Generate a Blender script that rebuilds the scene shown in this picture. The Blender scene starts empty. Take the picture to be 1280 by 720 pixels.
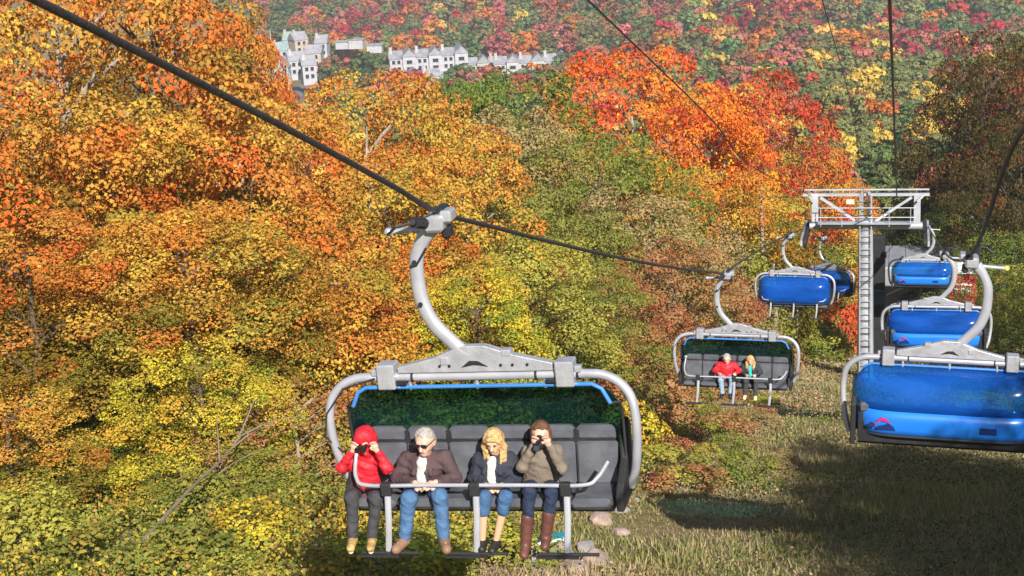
import bpy, math, random
import numpy as np
from mathutils import Vector, Matrix
R = math.radians
rng = np.random.default_rng(7)
random.seed(7)
scene = bpy.context.scene
COL = scene.collection

# ------------------------------------------------------------------ camera
PITCH, YAW, ROLL, FPX = R(15.0), R(14.2), R(3.2), 2000.0
cam = bpy.data.cameras.new('camera'); cam_o = bpy.data.objects.new('camera', cam); COL.objects.link(cam_o)
cam.sensor_width = 36; cam.lens = FPX/1280*36; cam.clip_start = .1; cam.clip_end = 9000
scene.camera = cam_o
FW = Vector((-math.sin(YAW)*math.cos(PITCH), math.cos(YAW)*math.cos(PITCH), -math.sin(PITCH)))
RT0 = Vector((math.cos(YAW), math.sin(YAW), 0)); UP0 = RT0.cross(FW)
RT = RT0*math.cos(ROLL)-UP0*math.sin(ROLL); UP = UP0*math.cos(ROLL)+RT0*math.sin(ROLL)
cam_o.matrix_world = Matrix((RT, UP, -FW)).transposed().to_4x4()
def ray(px, py): return FW + RT*((px-640)/FPX) + UP*((360-py)/FPX)
def at(px, py, D): return ray(px, py)*D
def onx(px, py, x): r = ray(px, py); return r*(x/r.x)
def ony(px, py, y): r = ray(px, py); return r*(y/r.y)
def proj(p):
    p = Vector(p); d = p.dot(FW)
    return 640+p.dot(RT)/d*FPX, 360-p.dot(UP)/d*FPX, d

# ------------------------------------------------------------------ light
SUN_EL, SUN_AZ = R(31), R(27)                    # azimuth: right of straight behind the lift direction
to_sun = Vector((math.sin(SUN_AZ)*math.cos(SUN_EL), -math.cos(SUN_AZ)*math.cos(SUN_EL), math.sin(SUN_EL)))
w = bpy.data.worlds.new("World"); scene.world = w; w.use_nodes = True
nt = w.node_tree; bg = nt.nodes['Background']
sky = nt.nodes.new('ShaderNodeTexSky'); sky.sky_type = 'NISHITA'; sky.sun_disc = False
sky.sun_elevation = SUN_EL; sky.sun_rotation = math.atan2(to_sun.x, to_sun.y)
nt.links.new(sky.outputs[0], bg.inputs[0]); bg.inputs[1].default_value = 0.052
sl = bpy.data.lights.new('sun', 'SUN'); sl.energy = 4.9; sl.angle = R(.5); sl.color = (1, .95, .86)
so = bpy.data.objects.new('sun', sl); COL.objects.link(so)
so.rotation_euler = to_sun.to_track_quat('Z', 'Y').to_euler(); so.location = (60, -80, 60)
scene.view_settings.view_transform = 'Standard'; scene.view_settings.look = 'None'
scene.view_settings.exposure = 0.60; scene.view_settings.gamma = 1.0
scene.render.engine = 'CYCLES'
scene.cycles.max_bounces = 6; scene.cycles.transparent_max_bounces = 12
scene.cycles.diffuse_bounces = 2

# ------------------------------------------------------------------ helpers
def tag(o, label=None, cat=None, group=None, kind=None):
    if label: o['label'] = label
    if cat: o['category'] = cat
    if group: o['group'] = group
    if kind: o['kind'] = kind
    return o
def link(o, parent=None):
    COL.objects.link(o)
    if parent: o.parent = parent
    return o
def empty(name, loc=(0, 0, 0), rz=0):
    o = bpy.data.objects.new(name, None); o.empty_display_size = .2
    o.location = loc; o.rotation_euler = (0, 0, rz); return link(o)
def node_mat(name):
    m = bpy.data.materials.new(name); m.use_nodes = True
    return m, m.node_tree, m.node_tree.nodes['Principled BSDF']
def pmat(name, col, rough=.6, metal=0, bump=0, bscale=20, var=0, vscale=4, coat=0):
    m, t, b = node_mat(name)
    b.inputs['Base Color'].default_value = (*col, 1); b.inputs['Roughness'].default_value = rough
    b.inputs['Metallic'].default_value = metal; b.inputs['Coat Weight'].default_value = coat
    tc = t.nodes.new('ShaderNodeTexCoord')
    if var:
        n = t.nodes.new('ShaderNodeTexNoise'); n.inputs['Scale'].default_value = vscale; n.inputs['Detail'].default_value = 6
        t.links.new(tc.outputs['Object'], n.inputs['Vector'])
        r = t.nodes.new('ShaderNodeValToRGB'); r.color_ramp.elements[0].position = .3; r.color_ramp.elements[1].position = .7
        r.color_ramp.elements[0].color = (*[c*(1-var) for c in col], 1)
        r.color_ramp.elements[1].color = (*[min(1, c*(1+var)) for c in col], 1)
        t.links.new(n.outputs['Fac'], r.inputs[0]); t.links.new(r.outputs[0], b.inputs['Base Color'])
    if bump:
        n2 = t.nodes.new('ShaderNodeTexNoise'); n2.inputs['Scale'].default_value = bscale; n2.inputs['Detail'].default_value = 5
        t.links.new(tc.outputs['Object'], n2.inputs['Vector'])
        bp = t.nodes.new('ShaderNodeBump'); bp.inputs['Strength'].default_value = bump; bp.inputs['Distance'].default_value = .03
        t.links.new(n2.outputs['Fac'], bp.inputs['Height']); t.links.new(bp.outputs[0], b.inputs['Normal'])
    return m
def np_mesh(name, V, F, mat=None, smooth=False, attrs=None):
    """V (n,3); F (m,k) of equal length"""
    me = bpy.data.meshes.new(name); n, (m, k) = len(V), F.shape
    me.vertices.add(n); me.vertices.foreach_set('co', np.asarray(V, np.float32).ravel())
    me.loops.add(m*k); me.loops.foreach_set('vertex_index', np.asarray(F, np.int32).ravel())
    me.polygons.add(m); me.polygons.foreach_set('loop_start', np.arange(0, m*k, k, dtype=np.int32))
    me.polygons.foreach_set('loop_total', np.full(m, k, np.int32))
    if smooth: me.polygons.foreach_set('use_smooth', np.ones(m, bool))
    for an, (typ, arr) in (attrs or {}).items():
        a = me.attributes.new(an, typ, 'FACE')
        a.data.foreach_set('value' if typ == 'FLOAT' else 'color', np.asarray(arr, np.float32).ravel())
    me.update(calc_edges=True)
    if mat: me.materials.append(mat)
    return me
class MB:
    def __init__(s): s.v = []; s.f = []
    def add(s, V, F):
        b = len(s.v); s.v += [tuple(p) for p in V]; s.f += [tuple(i+b for i in f) for f in F]; return s
    def box(s, c, d, M=None, bev=0):
        x, y, z = d[0]/2, d[1]/2, d[2]/2
        if bev:
            e = bev; V = []; F = []
            # chamfered box: 24 verts
            pts = []
            for sx in (-1, 1):
                for sy in (-1, 1):
                    for sz in (-1, 1):
                        pts.append(((sx*x, sy*(y-e), sz*(z-e)), (sx*(x-e), sy*y, sz*(z-e)), (sx*(x-e), sy*(y-e), sz*z)))
            V = [q for p in pts for q in p]
            I = lambda a, b, c_, k: 3*(a*4+b*2+c_)+k
            F = [(I(0,0,0,0),I(0,0,1,0),I(0,1,1,0),I(0,1,0,0)), (I(1,0,0,0),I(1,1,0,0),I(1,1,1,0),I(1,0,1,0)),
                 (I(0,0,0,1),I(1,0,0,1),I(1,0,1,1),I(0,0,1,1)), (I(0,1,0,1),I(0,1,1,1),I(1,1,1,1),I(1,1,0,1)),
                 (I(0,0,0,2),I(0,1,0,2),I(1,1,0,2),I(1,0,0,2)), (I(0,0,1,2),I(1,0,1,2),I(1,1,1,2),I(0,1,1,2))]
            for b_ in (0, 1):
                for c_ in (0, 1):
                    F.append((I(0,b_,c_,1), I(1,b_,c_,1), I(1,b_,c_,2), I(0,b_,c_,2)))
                    F.append((I(b_,0,c_,0), I(b_,1,c_,0), I(b_,1,c_,2), I(b_,0,c_,2)))
                    F.append((I(b_,c_,0,0), I(b_,c_,1,0), I(b_,c_,1,1), I(b_,c_,0,1)))
            for a in (0, 1):
                for b_ in (0, 1):
                    for c_ in (0, 1): F.append((I(a,b_,c_,0), I(a,b_,c_,1), I(a,b_,c_,2)))
        else:
            V = [(i, j, k) for i in (-x, x) for j in (-y, y) for k in (-z, z)]
            F = [(0,1,3,2), (4,6,7,5), (0,4,5,1), (2,3,7,6), (0,2,6,4), (1,5,7,3)]
        c = Vector(c)
        V = [(M @ Vector(p) if M else Vector(p))+c for p in V]
        return s.add(V, F)
    def tube(s, pts, r, n=10, cap=True, flat=None):
        pts = [Vector(p) for p in pts]; m = len(pts)
        rs = list(r) if hasattr(r, '__len__') else [r]*m
        V = []; F = []; prev = None
        for i, p in enumerate(pts):
            t = (pts[min(i+1, m-1)]-pts[max(i-1, 0)]).normalized()
            if prev is None:
                a = Vector((0, 1, 0)) if abs(t.y) < .9 else Vector((1, 0, 0))
                u = (a-t*a.dot(t)).normalized()
            else: u = (prev-t*prev.dot(t)).normalized()
            prev = u; v = t.cross(u)
            fu = flat if flat else 1
            for k in range(n):
                A = 2*math.pi*k/n; V.append(p+u*(math.cos(A)*rs[i]*fu)+v*(math.sin(A)*rs[i]))
        for i in range(m-1):
            for k in range(n):
                F.append((i*n+k, i*n+(k+1) % n, (i+1)*n+(k+1) % n, (i+1)*n+k))
        if cap: F += [tuple(range(n-1, -1, -1)), tuple(range((m-1)*n, m*n))]
        return s.add(V, F)
    def bar(s, a, b, w, h):
        a, b = Vector(a), Vector(b); t = b-a; L = t.length
        q = t.to_track_quat('X', 'Z').to_matrix()
        return s.box((a+b)/2, (L, w, h), q)
    def prism(s, poly, y0, y1):          # poly in (x,z)
        n = len(poly); V = [(x, y0, z) for x, z in poly]+[(x, y1, z) for x, z in poly]
        F = [tuple(range(n)), tuple(range(2*n-1, n-1, -1))]
        F += [(i, i+n, (i+1) % n+n, (i+1) % n) for i in range(n)]
        return s.add(V, F)
    def ball(s, c, r, n=10, m=6, sc=(1, 1, 1)):
        V = [(0, 0, 1)]; F = []
        for j in range(1, m):
            for i in range(n):
                a, b = 2*math.pi*i/n, math.pi*j/m
                V.append((math.sin(b)*math.cos(a), math.sin(b)*math.sin(a), math.cos(b)))
        V.append((0, 0, -1)); e = len(V)-1
        for i in range(n): F.append((0, 1+i, 1+(i+1) % n)); F.append((e, 1+(m-2)*n+(i+1) % n, 1+(m-2)*n+i))
        for j in range(m-2):
            for i in range(n): F.append((1+j*n+i, 1+(j+1)*n+i, 1+(j+1)*n+(i+1) % n, 1+j*n+(i+1) % n))
        return s.add([(c[0]+p[0]*r*sc[0], c[1]+p[1]*r*sc[1], c[2]+p[2]*r*sc[2]) for p in V], F)
    def build(s, name, mat, parent=None, smooth=False, bevel=0):
        me = bpy.data.meshes.new(name); me.from_pydata(s.v, [], s.f); me.materials.append(mat)
        if smooth: me.polygons.foreach_set('use_smooth', [True]*len(me.polygons)); me.set_sharp_from_angle(angle=R(40))
        me.update()
        o = link(bpy.data.objects.new(name, me), parent)
        if bevel:
            b = o.modifiers.new('bevel', 'BEVEL'); b.width = bevel; b.segments = 2; b.limit_method = 'ANGLE'
        return o
def spline(pts, n=6):
    P = [Vector(p) for p in pts]; P = [P[0]*2-P[1]]+P+[P[-1]*2-P[-2]]; out = []
    for i in range(1, len(P)-2):
        for k in range(n):
            t = k/n; a, b, c, d = P[i-1:i+3]
            out.append(.5*((2*b)+(c-a)*t+(2*a-5*b+4*c-d)*t*t+(3*b-a-3*c+d)*t**3))
    out.append(P[-2]); return out
def copy_tree(o, parent=None):
    c = o.copy(); COL.objects.link(c)
    if parent: c.parent = parent
    for ch in list(o.children): copy_tree(ch, c)
    return c

# ------------------------------------------------------------------ terrain
GY = [-60, 0, 60, 100, 130, 160, 260, 400, 560, 700, 830, 1100, 1600, 2600, 4200]
GZ = [10.8, -5.3, -21.4, -31.5, -36, -45, -58, -68, -82, -91, -88, -62, -5, 40, 70]
def nz(x, y):
    return (np.sin(x*.31+y*.17+1)*np.sin(x*.13-y*.23+2)*.35+np.sin(x*.9+.4*y)*np.sin(y*.7-.3*x)*.10)
def gh(x, y):
    x = np.asarray(x, float); y = np.asarray(y, float)
    z = np.interp(y, GY, GZ)
    z = z+nz(x, y)*np.clip((y-5)/30, 0, 1)*.8
    z = z+np.clip(-x-14, 0, 60)*.035*np.clip(1-(y-150)/150, 0, 1)
    far = np.clip((y-300)/400, 0, 1)
    z = z+far*(12*np.sin(x*.011+1.3)+7*np.sin(x*.023+y*.006))*np.clip((y-700)/200, .15, 1)
    return z
def gp(x, y, dz=0): return Vector((x, y, float(gh(x, y))+dz))
def ground_material():
    m, t, b = node_mat('hillside_grass'); N = t.nodes; L = t.links
    tc = N.new('ShaderNodeTexCoord')
    def noise(sc, det=6):
        n = N.new('ShaderNodeTexNoise'); n.inputs['Scale'].default_value = sc; n.inputs['Detail'].default_value = det
        n.inputs['Roughness'].default_value = .65; L.new(tc.outputs['Object'], n.inputs['Vector']); return n
    def ramp(n, cols):
        r = N.new('ShaderNodeValToRGB'); e = r.color_ramp.elements
        e[0].position, e[0].color = cols[0][0], (*cols[0][1], 1); e[1].position, e[1].color = cols[-1][0], (*cols[-1][1], 1)
        for p, c in cols[1:-1]: q = e.new(p); q.color = (*c, 1)
        L.new(n.outputs['Fac'], r.inputs[0]); return r
    a = ramp(noise(.16), [(.36, (.12, .17, .04)), (.47, (.26, .25, .09)), (.58, (.36, .27, .14)), (.66, (.17, .19, .05))])
    c = ramp(noise(2.5, 8), [(.3, (.08, .07, .03)), (.5, (.30, .23, .12)), (.7, (.48, .37, .22))])
    mx = N.new('ShaderNodeMix'); mx.data_type = 'RGBA'; mx.inputs[0].default_value = .5
    L.new(a.outputs[0], mx.inputs[6]); L.new(c.outputs[0], mx.inputs[7]); L.new(mx.outputs[2], b.inputs['Base Color'])
    b.inputs['Roughness'].default_value = 1; b.inputs['Specular IOR Level'].default_value = .1
    bp = N.new('ShaderNodeBump'); bp.inputs['Strength'].default_value = .8; bp.inputs['Distance'].default_value = .25
    L.new(noise(5, 8).outputs['Fac'], bp.inputs['Height']); L.new(bp.outputs[0], b.inputs['Normal'])
    return m
def sheet(name, xs, ys, mat):
    X, Y = np.meshgrid(xs, ys); V = np.stack([X, Y, gh(X, Y)], -1).reshape(-1, 3)
    nx, ny = len(xs), len(ys); i = np.arange(ny-1)[:, None]*nx+np.arange(nx-1)[None]
    F = np.stack([i, i+1, i+1+nx, i+nx], -1).reshape(-1, 4)
    o = link(bpy.data.objects.new(name, np_mesh(name, V, F, mat, True)))
    return tag(o, kind='structure')
M_ground = ground_material()
xs = np.concatenate([-np.geomspace(2500, 62, 30), np.arange(-60, 61, 1.5), np.geomspace(62, 2500, 30)])
ys = np.concatenate([np.arange(-60, 140, 1.5), np.geomspace(140, 4200, 90)])
sheet('ground', xs, ys, M_ground)

# ------------------------------------------------------------------ foliage
def leaf_mat(name, cols, low, lowamt=.6, val=1.0):
    m, t, b = node_mat(name); N = t.nodes; L = t.links
    a = N.new('ShaderNodeAttribute'); a.attribute_name = 'tint'
    h = N.new('ShaderNodeAttribute'); h.attribute_name = 'hgt'
    oi = N.new('ShaderNodeObjectInfo')
    ad = N.new('ShaderNodeMath'); ad.operation = 'MULTIPLY_ADD'; L.new(oi.outputs['Random'], ad.inputs[0])
    ad.inputs[1].default_value = .16; L.new(a.outputs['Fac'], ad.inputs[2])
    ge = N.new('ShaderNodeNewGeometry'); nz_ = N.new('ShaderNodeTexNoise'); nz_.inputs['Scale'].default_value = .42; nz_.inputs['Detail'].default_value = 2
    L.new(ge.outputs['Position'], nz_.inputs['Vector'])
    n2 = N.new('ShaderNodeMath'); n2.operation = 'MULTIPLY_ADD'; L.new(nz_.outputs['Fac'], n2.inputs[0]); n2.inputs[1].default_value = .9; L.new(ad.outputs[0], n2.inputs[2])
    sb = N.new('ShaderNodeMath'); sb.operation = 'SUBTRACT'; L.new(n2.outputs[0], sb.inputs[0]); sb.inputs[1].default_value = .53
    r = N.new('ShaderNodeValToRGB'); e = r.color_ramp.elements; n = len(cols)
    e[0].position, e[0].color = .08, (*cols[0], 1); e[1].position, e[1].color = .92, (*cols[-1], 1)
    for i, c in enumerate(cols[1:-1], 1): q = e.new(.08+.84*i/(n-1)); q.color = (*c, 1)
    L.new(sb.outputs[0], r.inputs[0])
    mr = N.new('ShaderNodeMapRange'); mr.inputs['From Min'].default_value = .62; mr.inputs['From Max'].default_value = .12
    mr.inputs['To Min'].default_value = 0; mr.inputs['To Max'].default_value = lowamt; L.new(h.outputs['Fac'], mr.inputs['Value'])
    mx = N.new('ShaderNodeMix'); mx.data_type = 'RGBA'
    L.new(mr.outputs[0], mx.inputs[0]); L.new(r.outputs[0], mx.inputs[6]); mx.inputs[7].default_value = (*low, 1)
    t.nodes.remove(b); d = N.new('ShaderNodeBsdfDiffuse'); tr = N.new('ShaderNodeBsdfTranslucent'); g = N.new('ShaderNodeBsdfGlossy')
    g.inputs['Roughness'].default_value = .6; g.inputs['Color'].default_value = (.6, .6, .6, 1)
    m1 = N.new('ShaderNodeMixShader'); m1.inputs[0].default_value = .22; m2 = N.new('ShaderNodeMixShader'); m2.inputs[0].default_value = .012
    L.new(mx.outputs[2], d.inputs[0]); L.new(mx.outputs[2], tr.inputs[0])
    L.new(d.outputs[0], m1.inputs[1]); L.new(tr.outputs[0], m1.inputs[2])
    t.nodes.remove(g); t.nodes.remove(m2); L.new(m1.outputs[0], N['Material Output'].inputs[0])
    return m
OR, GO, YE, RD, GN, OL, BR = (.74, .20, .04), (.70, .32, .055), (.74, .47, .07), (.72, .07, .03), (.16, .26, .04), (.26, .26, .05), (.34, .17, .07)
LM = {  # greener low leaves; some low tints darkened further, standing in for shaded gaps
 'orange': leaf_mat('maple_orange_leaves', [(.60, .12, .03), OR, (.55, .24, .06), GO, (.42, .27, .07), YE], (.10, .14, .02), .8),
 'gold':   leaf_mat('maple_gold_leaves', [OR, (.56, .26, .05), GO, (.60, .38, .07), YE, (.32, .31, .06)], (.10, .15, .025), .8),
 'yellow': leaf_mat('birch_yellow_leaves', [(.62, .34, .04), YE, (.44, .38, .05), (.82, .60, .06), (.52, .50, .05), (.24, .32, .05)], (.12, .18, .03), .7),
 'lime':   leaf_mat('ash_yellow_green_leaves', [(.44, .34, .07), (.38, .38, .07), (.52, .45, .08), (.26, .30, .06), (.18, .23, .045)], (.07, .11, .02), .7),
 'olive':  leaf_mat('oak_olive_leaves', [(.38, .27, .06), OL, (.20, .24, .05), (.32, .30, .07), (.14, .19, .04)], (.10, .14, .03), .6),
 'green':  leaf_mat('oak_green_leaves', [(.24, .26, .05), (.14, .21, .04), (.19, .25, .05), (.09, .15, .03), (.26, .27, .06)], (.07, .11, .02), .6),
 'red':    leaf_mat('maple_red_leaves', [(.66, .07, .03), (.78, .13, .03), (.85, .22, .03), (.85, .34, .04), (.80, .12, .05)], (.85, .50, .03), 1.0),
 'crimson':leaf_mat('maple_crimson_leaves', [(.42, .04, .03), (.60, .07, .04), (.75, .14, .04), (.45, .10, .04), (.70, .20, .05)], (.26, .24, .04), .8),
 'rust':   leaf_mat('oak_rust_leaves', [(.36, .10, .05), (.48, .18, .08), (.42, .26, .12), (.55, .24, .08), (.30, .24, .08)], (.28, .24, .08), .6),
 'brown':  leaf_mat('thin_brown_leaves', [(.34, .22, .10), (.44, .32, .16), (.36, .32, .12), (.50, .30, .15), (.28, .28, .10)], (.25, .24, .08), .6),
 'dark':   leaf_mat('shaded_oak_leaves', [(.26, .06, .03), (.12, .07, .025), (.05, .07, .02), (.20, .09, .03), (.04, .06, .015)], (.025, .04, .012), 1.0),  # rust topped palette darkened, the shade on these oaks is in the colour
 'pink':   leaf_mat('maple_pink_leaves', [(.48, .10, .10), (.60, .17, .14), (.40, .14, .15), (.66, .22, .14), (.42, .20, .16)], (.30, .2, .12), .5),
}
M_bark = pmat('grey_bark', (.11, .08, .06), .9, bump=.6, bscale=8, var=.4, vscale=3)
M_bark2 = pmat('pale_bark', (.34, .29, .23), .9, bump=.5, bscale=8, var=.35, vscale=3)
def leaves(P, Nn, size, rg, aspect=.8):
    """P centres, Nn normals -> diamond quads"""
    n = len(P); Nn = Nn/np.linalg.norm(Nn, axis=1, keepdims=True)
    a = rg.normal(size=(n, 3)); a -= (a*Nn).sum(1, keepdims=True)*Nn; a /= np.linalg.norm(a, axis=1, keepdims=True)
    b = np.cross(Nn, a); s = (size*rg.uniform(.4, 1.55, n))[:, None]
    fold = Nn*s*rg.uniform(-.12, .3, (n, 1))
    V = np.stack([P-a*s*.5, P-b*s*.5*aspect+fold, P+a*s*.5, P+b*s*.5*aspect+fold], 1).reshape(-1, 3)
    return V, np.arange(4*n).reshape(n, 4)
def crown_data(seed, Rr, H, nlobe, per, size, lob=(.20, .34), base=.0, shape='round', flat=.62, core=0, gap=.0, nn_=.5):
    rg = np.random.default_rng(seed); P = []; Nn = []; T = []; Hh = []; C0 = []
    ph = rg.uniform(0, 6.28, 6); tries = 0; sz = []
    while len(C0) < nlobe and tries < nlobe*30:
        tries += 1; i = len(C0)
        z = rg.uniform(0, 1)**.85; a = rg.uniform(0, 2*math.pi)
        if shape == 'round': prof = math.sin(math.pi*min(1, .10+.86*z**.85))**.55
        elif shape == 'cone': prof = max(.08, (1-z))**.85*1.05
        else: prof = math.sin(math.pi*(.22+.72*z))**.6
        prof *= 1+.20*math.sin(2*a+ph[0])+.14*math.sin(3*a+5*z+ph[1])+.12*math.sin(9*z+ph[2]+a)
        rr = prof*(rg.uniform(.55, 1.0)**.45)
        lr = rg.uniform(*lob)*Rr*(.8+.4*(1-z))
        c = np.array([math.cos(a)*rr*(Rr-lr*.6), math.sin(a)*rr*(Rr-lr*.6), base+z*(H-lr*.5)])
        if gap and C0:
            dd = np.linalg.norm((np.array(C0)-c)*np.array([1, 1, 1.25]), axis=1)
            if (dd < gap*(np.array(sz)+lr)).any(): continue
        C0.append(c); sz.append(lr)
        m = int(per*(lr/(.27*Rr))**2)
        d = rg.normal(size=(m, 3)); d /= np.linalg.norm(d, axis=1, keepdims=True)
        o = np.array([math.cos(a)*.8, math.sin(a)*.8, .55]); bad = (d @ o < -.25) & (rg.uniform(size=m) < .8); d[bad] *= -1
        k = 16; dirs = rg.normal(size=(k, 3)); dirs /= np.linalg.norm(dirs, axis=1, keepdims=True)
        near = (d @ dirs.T).max(1)
        rad = lr*(.62+.55*np.clip((near-.55)/.45, 0, 1))*rg.uniform(.8, 1.08, m)
        q = c+d*rad[:, None]*np.array([1, 1, flat])
        P.append(q); nn = d*.8+np.array([0, 0, .4])+rg.normal(size=(m, 3))*nn_; Nn.append(nn)
        lt = rg.uniform(0, 1); T.append(np.clip(lt*.66+.34*rg.uniform(0, 1, m), 0, 1))
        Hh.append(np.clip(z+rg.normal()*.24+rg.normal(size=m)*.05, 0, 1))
    if core:  # inner leaves keep the dark low tint, darkening the gaps by colour
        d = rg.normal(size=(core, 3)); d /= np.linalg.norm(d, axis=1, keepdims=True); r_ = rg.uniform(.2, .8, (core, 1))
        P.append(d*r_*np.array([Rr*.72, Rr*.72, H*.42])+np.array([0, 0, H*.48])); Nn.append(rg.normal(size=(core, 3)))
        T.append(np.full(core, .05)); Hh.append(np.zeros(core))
    P = np.concatenate(P); V, F = leaves(P, np.concatenate(Nn), size, rg)
    return V, F, np.concatenate(T), np.concatenate(Hh)
def crown_mesh(name, *a, **k):
    V, F, T, Hh = crown_data(*a, **k)
    return np_mesh(name, V, F, LM['orange'], attrs={'tint': ('FLOAT', T), 'hgt': ('FLOAT', Hh)})
def trunk_mesh(seed, H, r0, mat, nl=9, R0=2.5):
    rg = random.Random(seed); mb = MB(); pts = []; x = y = 0
    for i in range(9):
        t = i/8; pts.append((x, y, t*H)); x += rg.uniform(-.14, .14); y += rg.uniform(-.14, .14)
    mb.tube(pts, [r0*(1.35 if i == 0 else 1-.82*i/8) for i in range(9)], 8)
    for k in range(nl):
        i = rg.randint(2, 7); p = Vector(pts[i]); a = rg.uniform(0, 6.28); L = R0*(1.1-i/12)*rg.uniform(.7, 1)
        q = p+Vector((math.cos(a)*L*.5, math.sin(a)*L*.5, L*.42)); e = p+Vector((math.cos(a+.2)*L, math.sin(a+.2)*L, L*.75))
        mb.tube(spline([p, q, e], 3), [r0*.42*(1-.13*j) for j in range(7)], 5)
        for s in range(2):
            b = a+rg.uniform(-1, 1); mb.tube([q, q+Vector((math.cos(b)*L*.5, math.sin(b)*L*.5, L*.35))], [r0*.2, r0*.05], 4)
    me = bpy.data.meshes.new('trunk'); me.from_pydata(mb.v, [], mb.f); me.materials.append(mat); me.update(); return me
# real-size prototypes: radius 4.5 m, height 10 m
BIG = [crown_mesh('crown', 100+i, 4.5, 10, 95, 700, .108, lob=(.13, .27), flat=.6, core=2600, gap=.52, shape=['round', 'round', 'tall', 'round', 'tall', 'round'][i]) for i in range(6)]
THIN = [crown_mesh('crown', 150+i, 4.3, 9.5, 90, 120, .15, lob=(.16, .3)) for i in range(2)]
BUSH = [crown_mesh('crown', 180+i, 1.3, 1.8, 34, 120, .085, lob=(.2, .36), flat=.8) for i in range(4)]
TRK = [trunk_mesh(i, 8.6, .24, M_bark) for i in range(3)]+[trunk_mesh(9, 8.6, .16, M_bark2, 14)]
BTR = [trunk_mesh(20+i, 1.2, .03, M_bark, 10, .9) for i in range(2)]
_ci = [0]
def plant(name, cat, x, y, Hm, Rm, kind, label, group, protos=BIG, trunks=TRK, ref=(4.5, 10), low=.10, ti=None):
    _ci[0] += 1; i = _ci[0]
    t = empty(name, gp(x, y, -.1), (i*2.399) % 6.28); tag(t, label, cat, group)
    me = protos[i % len(protos)]
    c = bpy.data.objects.new('crown', me); link(c, t); s = Rm/ref[0]; hz = Hm*(1-low)/ref[1]
    c.scale = (s, s, hz); c.location = (0, 0, Hm*low)
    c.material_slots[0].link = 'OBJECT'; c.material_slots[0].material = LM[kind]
    k = bpy.data.objects.new('trunk', trunks[(i if ti is None else ti) % len(trunks)]); link(k, t)
    k.scale = (s, s, Hm/ref[1])
    return t
def tree(px, ptop, D, Rm, kind, label, thin=False, low=.1, group='autumn trees beside the lift line'):
    p = at(px, ptop, D); g = float(gh(p.x, p.y)); Hm = p.z-g
    return plant('maple_tree' if kind in ('orange', 'gold', 'red', 'crimson') else 'broadleaf_tree', 'tree', p.x, p.y, Hm, Rm, kind, label,
                 group, THIN if thin else BIG, TRK, low=low, ti=3 if thin else None)
NEAR = [
 (110, -60, 62, 5.5, 'gold', 'gold tree behind the tall corner maple at the very top left'),
 (290, 10, 56, 2.6, 'orange', 'narrow orange maple whose edge touches the village houses'),
 # px, top py, D, radius, kind, label
 (60, -90, 44, 5.2, 'orange', 'tall orange maple filling the top left corner, under the thick cable'),
 (185, -70, 50, 4.3, 'orange', 'tall orange and gold maple whose crown leaves the top edge left of the village houses'),
 (-40, 60, 37, 4.2, 'orange', 'orange maple cut by the left edge of the photograph below the corner tree'),
 (120, 120, 40, 4.2, 'gold', 'golden orange maple below the cable, second tree in from the left edge'),
 (285, 95, 46, 4.2, 'orange', 'orange maple with reddish top standing under the middle of the near cable'),
 (215, 250, 36, 3.0, 'gold', 'gold maple with green lower leaves in the left middle of the forest wall'),
 (20, 260, 34, 2.9, 'orange', 'orange maple with dark gaps at the left edge halfway down'),
 (330, 250, 40, 3.2, 'gold', 'gold maple left of the near chair hanger'),
 (452, 88, 62, 4.6, 'gold', 'round golden maple just below the far village houses'),
 (372, 135, 58, 3.6, 'gold', 'gold tree left of the round golden maple below the village'),
 (520, 120, 66, 4.6, 'orange', 'reddish orange maple top right below the white condominium'),
 (480, 195, 52, 4.0, 'gold', 'golden maple behind the grip of the near chair'),
 (575, 175, 58, 4.0, 'gold', 'yellow gold maple right above the near chair grip'),
 (420, 300, 44, 3.4, 'orange', 'orange maple directly left of the curved hanger arm'),
 (545, 300, 47, 3.0, 'orange', 'small orange and yellow maple right of the curved hanger arm'),
 (655, 85, 84, 6.0, 'green', 'dark green oak crown in front of the right condominium row'),
 (580, 95, 80, 4.2, 'green', 'dark green oak left shoulder beside the reddish maple top'),
 (640, 130, 72, 4.6, 'brown', 'bronze olive tree below the dark green oak'),
 (745, 165, 70, 5.0, 'olive', 'large green olive oak below the fiery red maple'),
 (665, 225, 60, 3.6, 'olive', 'olive green tree left of the pale brown bushes behind the cable'),
 (790, 58, 92, 7.0, 'red', 'fiery red maple with golden lower branches, brightest tree of the photograph'),
 (880, 110, 90, 5.0, 'red', 'orange red maple at the right shoulder of the fiery red maple'),
 (955, 88, 98, 5.4, 'crimson', 'dark crimson maple right of the fiery red maple'),
 (900, 205, 84, 4.4, 'gold', 'golden maple below the crimson maple'),
 (1010, 175, 100, 4.6, 'orange', 'orange maple behind the left end of the tower crossarm'),
 (960, 240, 88, 4.4, 'lime', 'yellow green tree above the closed blue bubble left of the tower'),
 (1040, 215, 112, 3.6, 'orange', 'small bright orange maple seen through the tower frame'),
 (660, 295, 46, 3.0, 'lime', 'yellow green ash above the right half of the near chair'),
 (720, 320, 50, 2.4, 'olive', 'narrow olive ash behind the right clamp of the near chair'),
 (590, 330, 43, 2.3, 'yellow', 'low yellow tree behind the yoke of the near chair'),
 (1105, 236, 135, 5.0, 'green', 'green tree behind the right half of the tower crossarm'),
 (240, 425, 33, 2.0, 'yellow', 'yellow maple in the lower left with branches spreading right'),
 (55, 455, 37, 2.6, 'green', 'green tree added to darken the gap at the lower left'),  # this tree and the next are added to darken the gaps
 (205, 470, 38, 2.6, 'green', 'dark green tree added for darkness behind the yellow maple of the lower left'),
 (0, 480, 31.5, 2.0, 'gold', 'low gold tree at the left edge above the undergrowth'),
 (270, 560, 32, 1.6, 'lime', 'green yellow sapling beside the fallen branches'),
]
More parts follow.
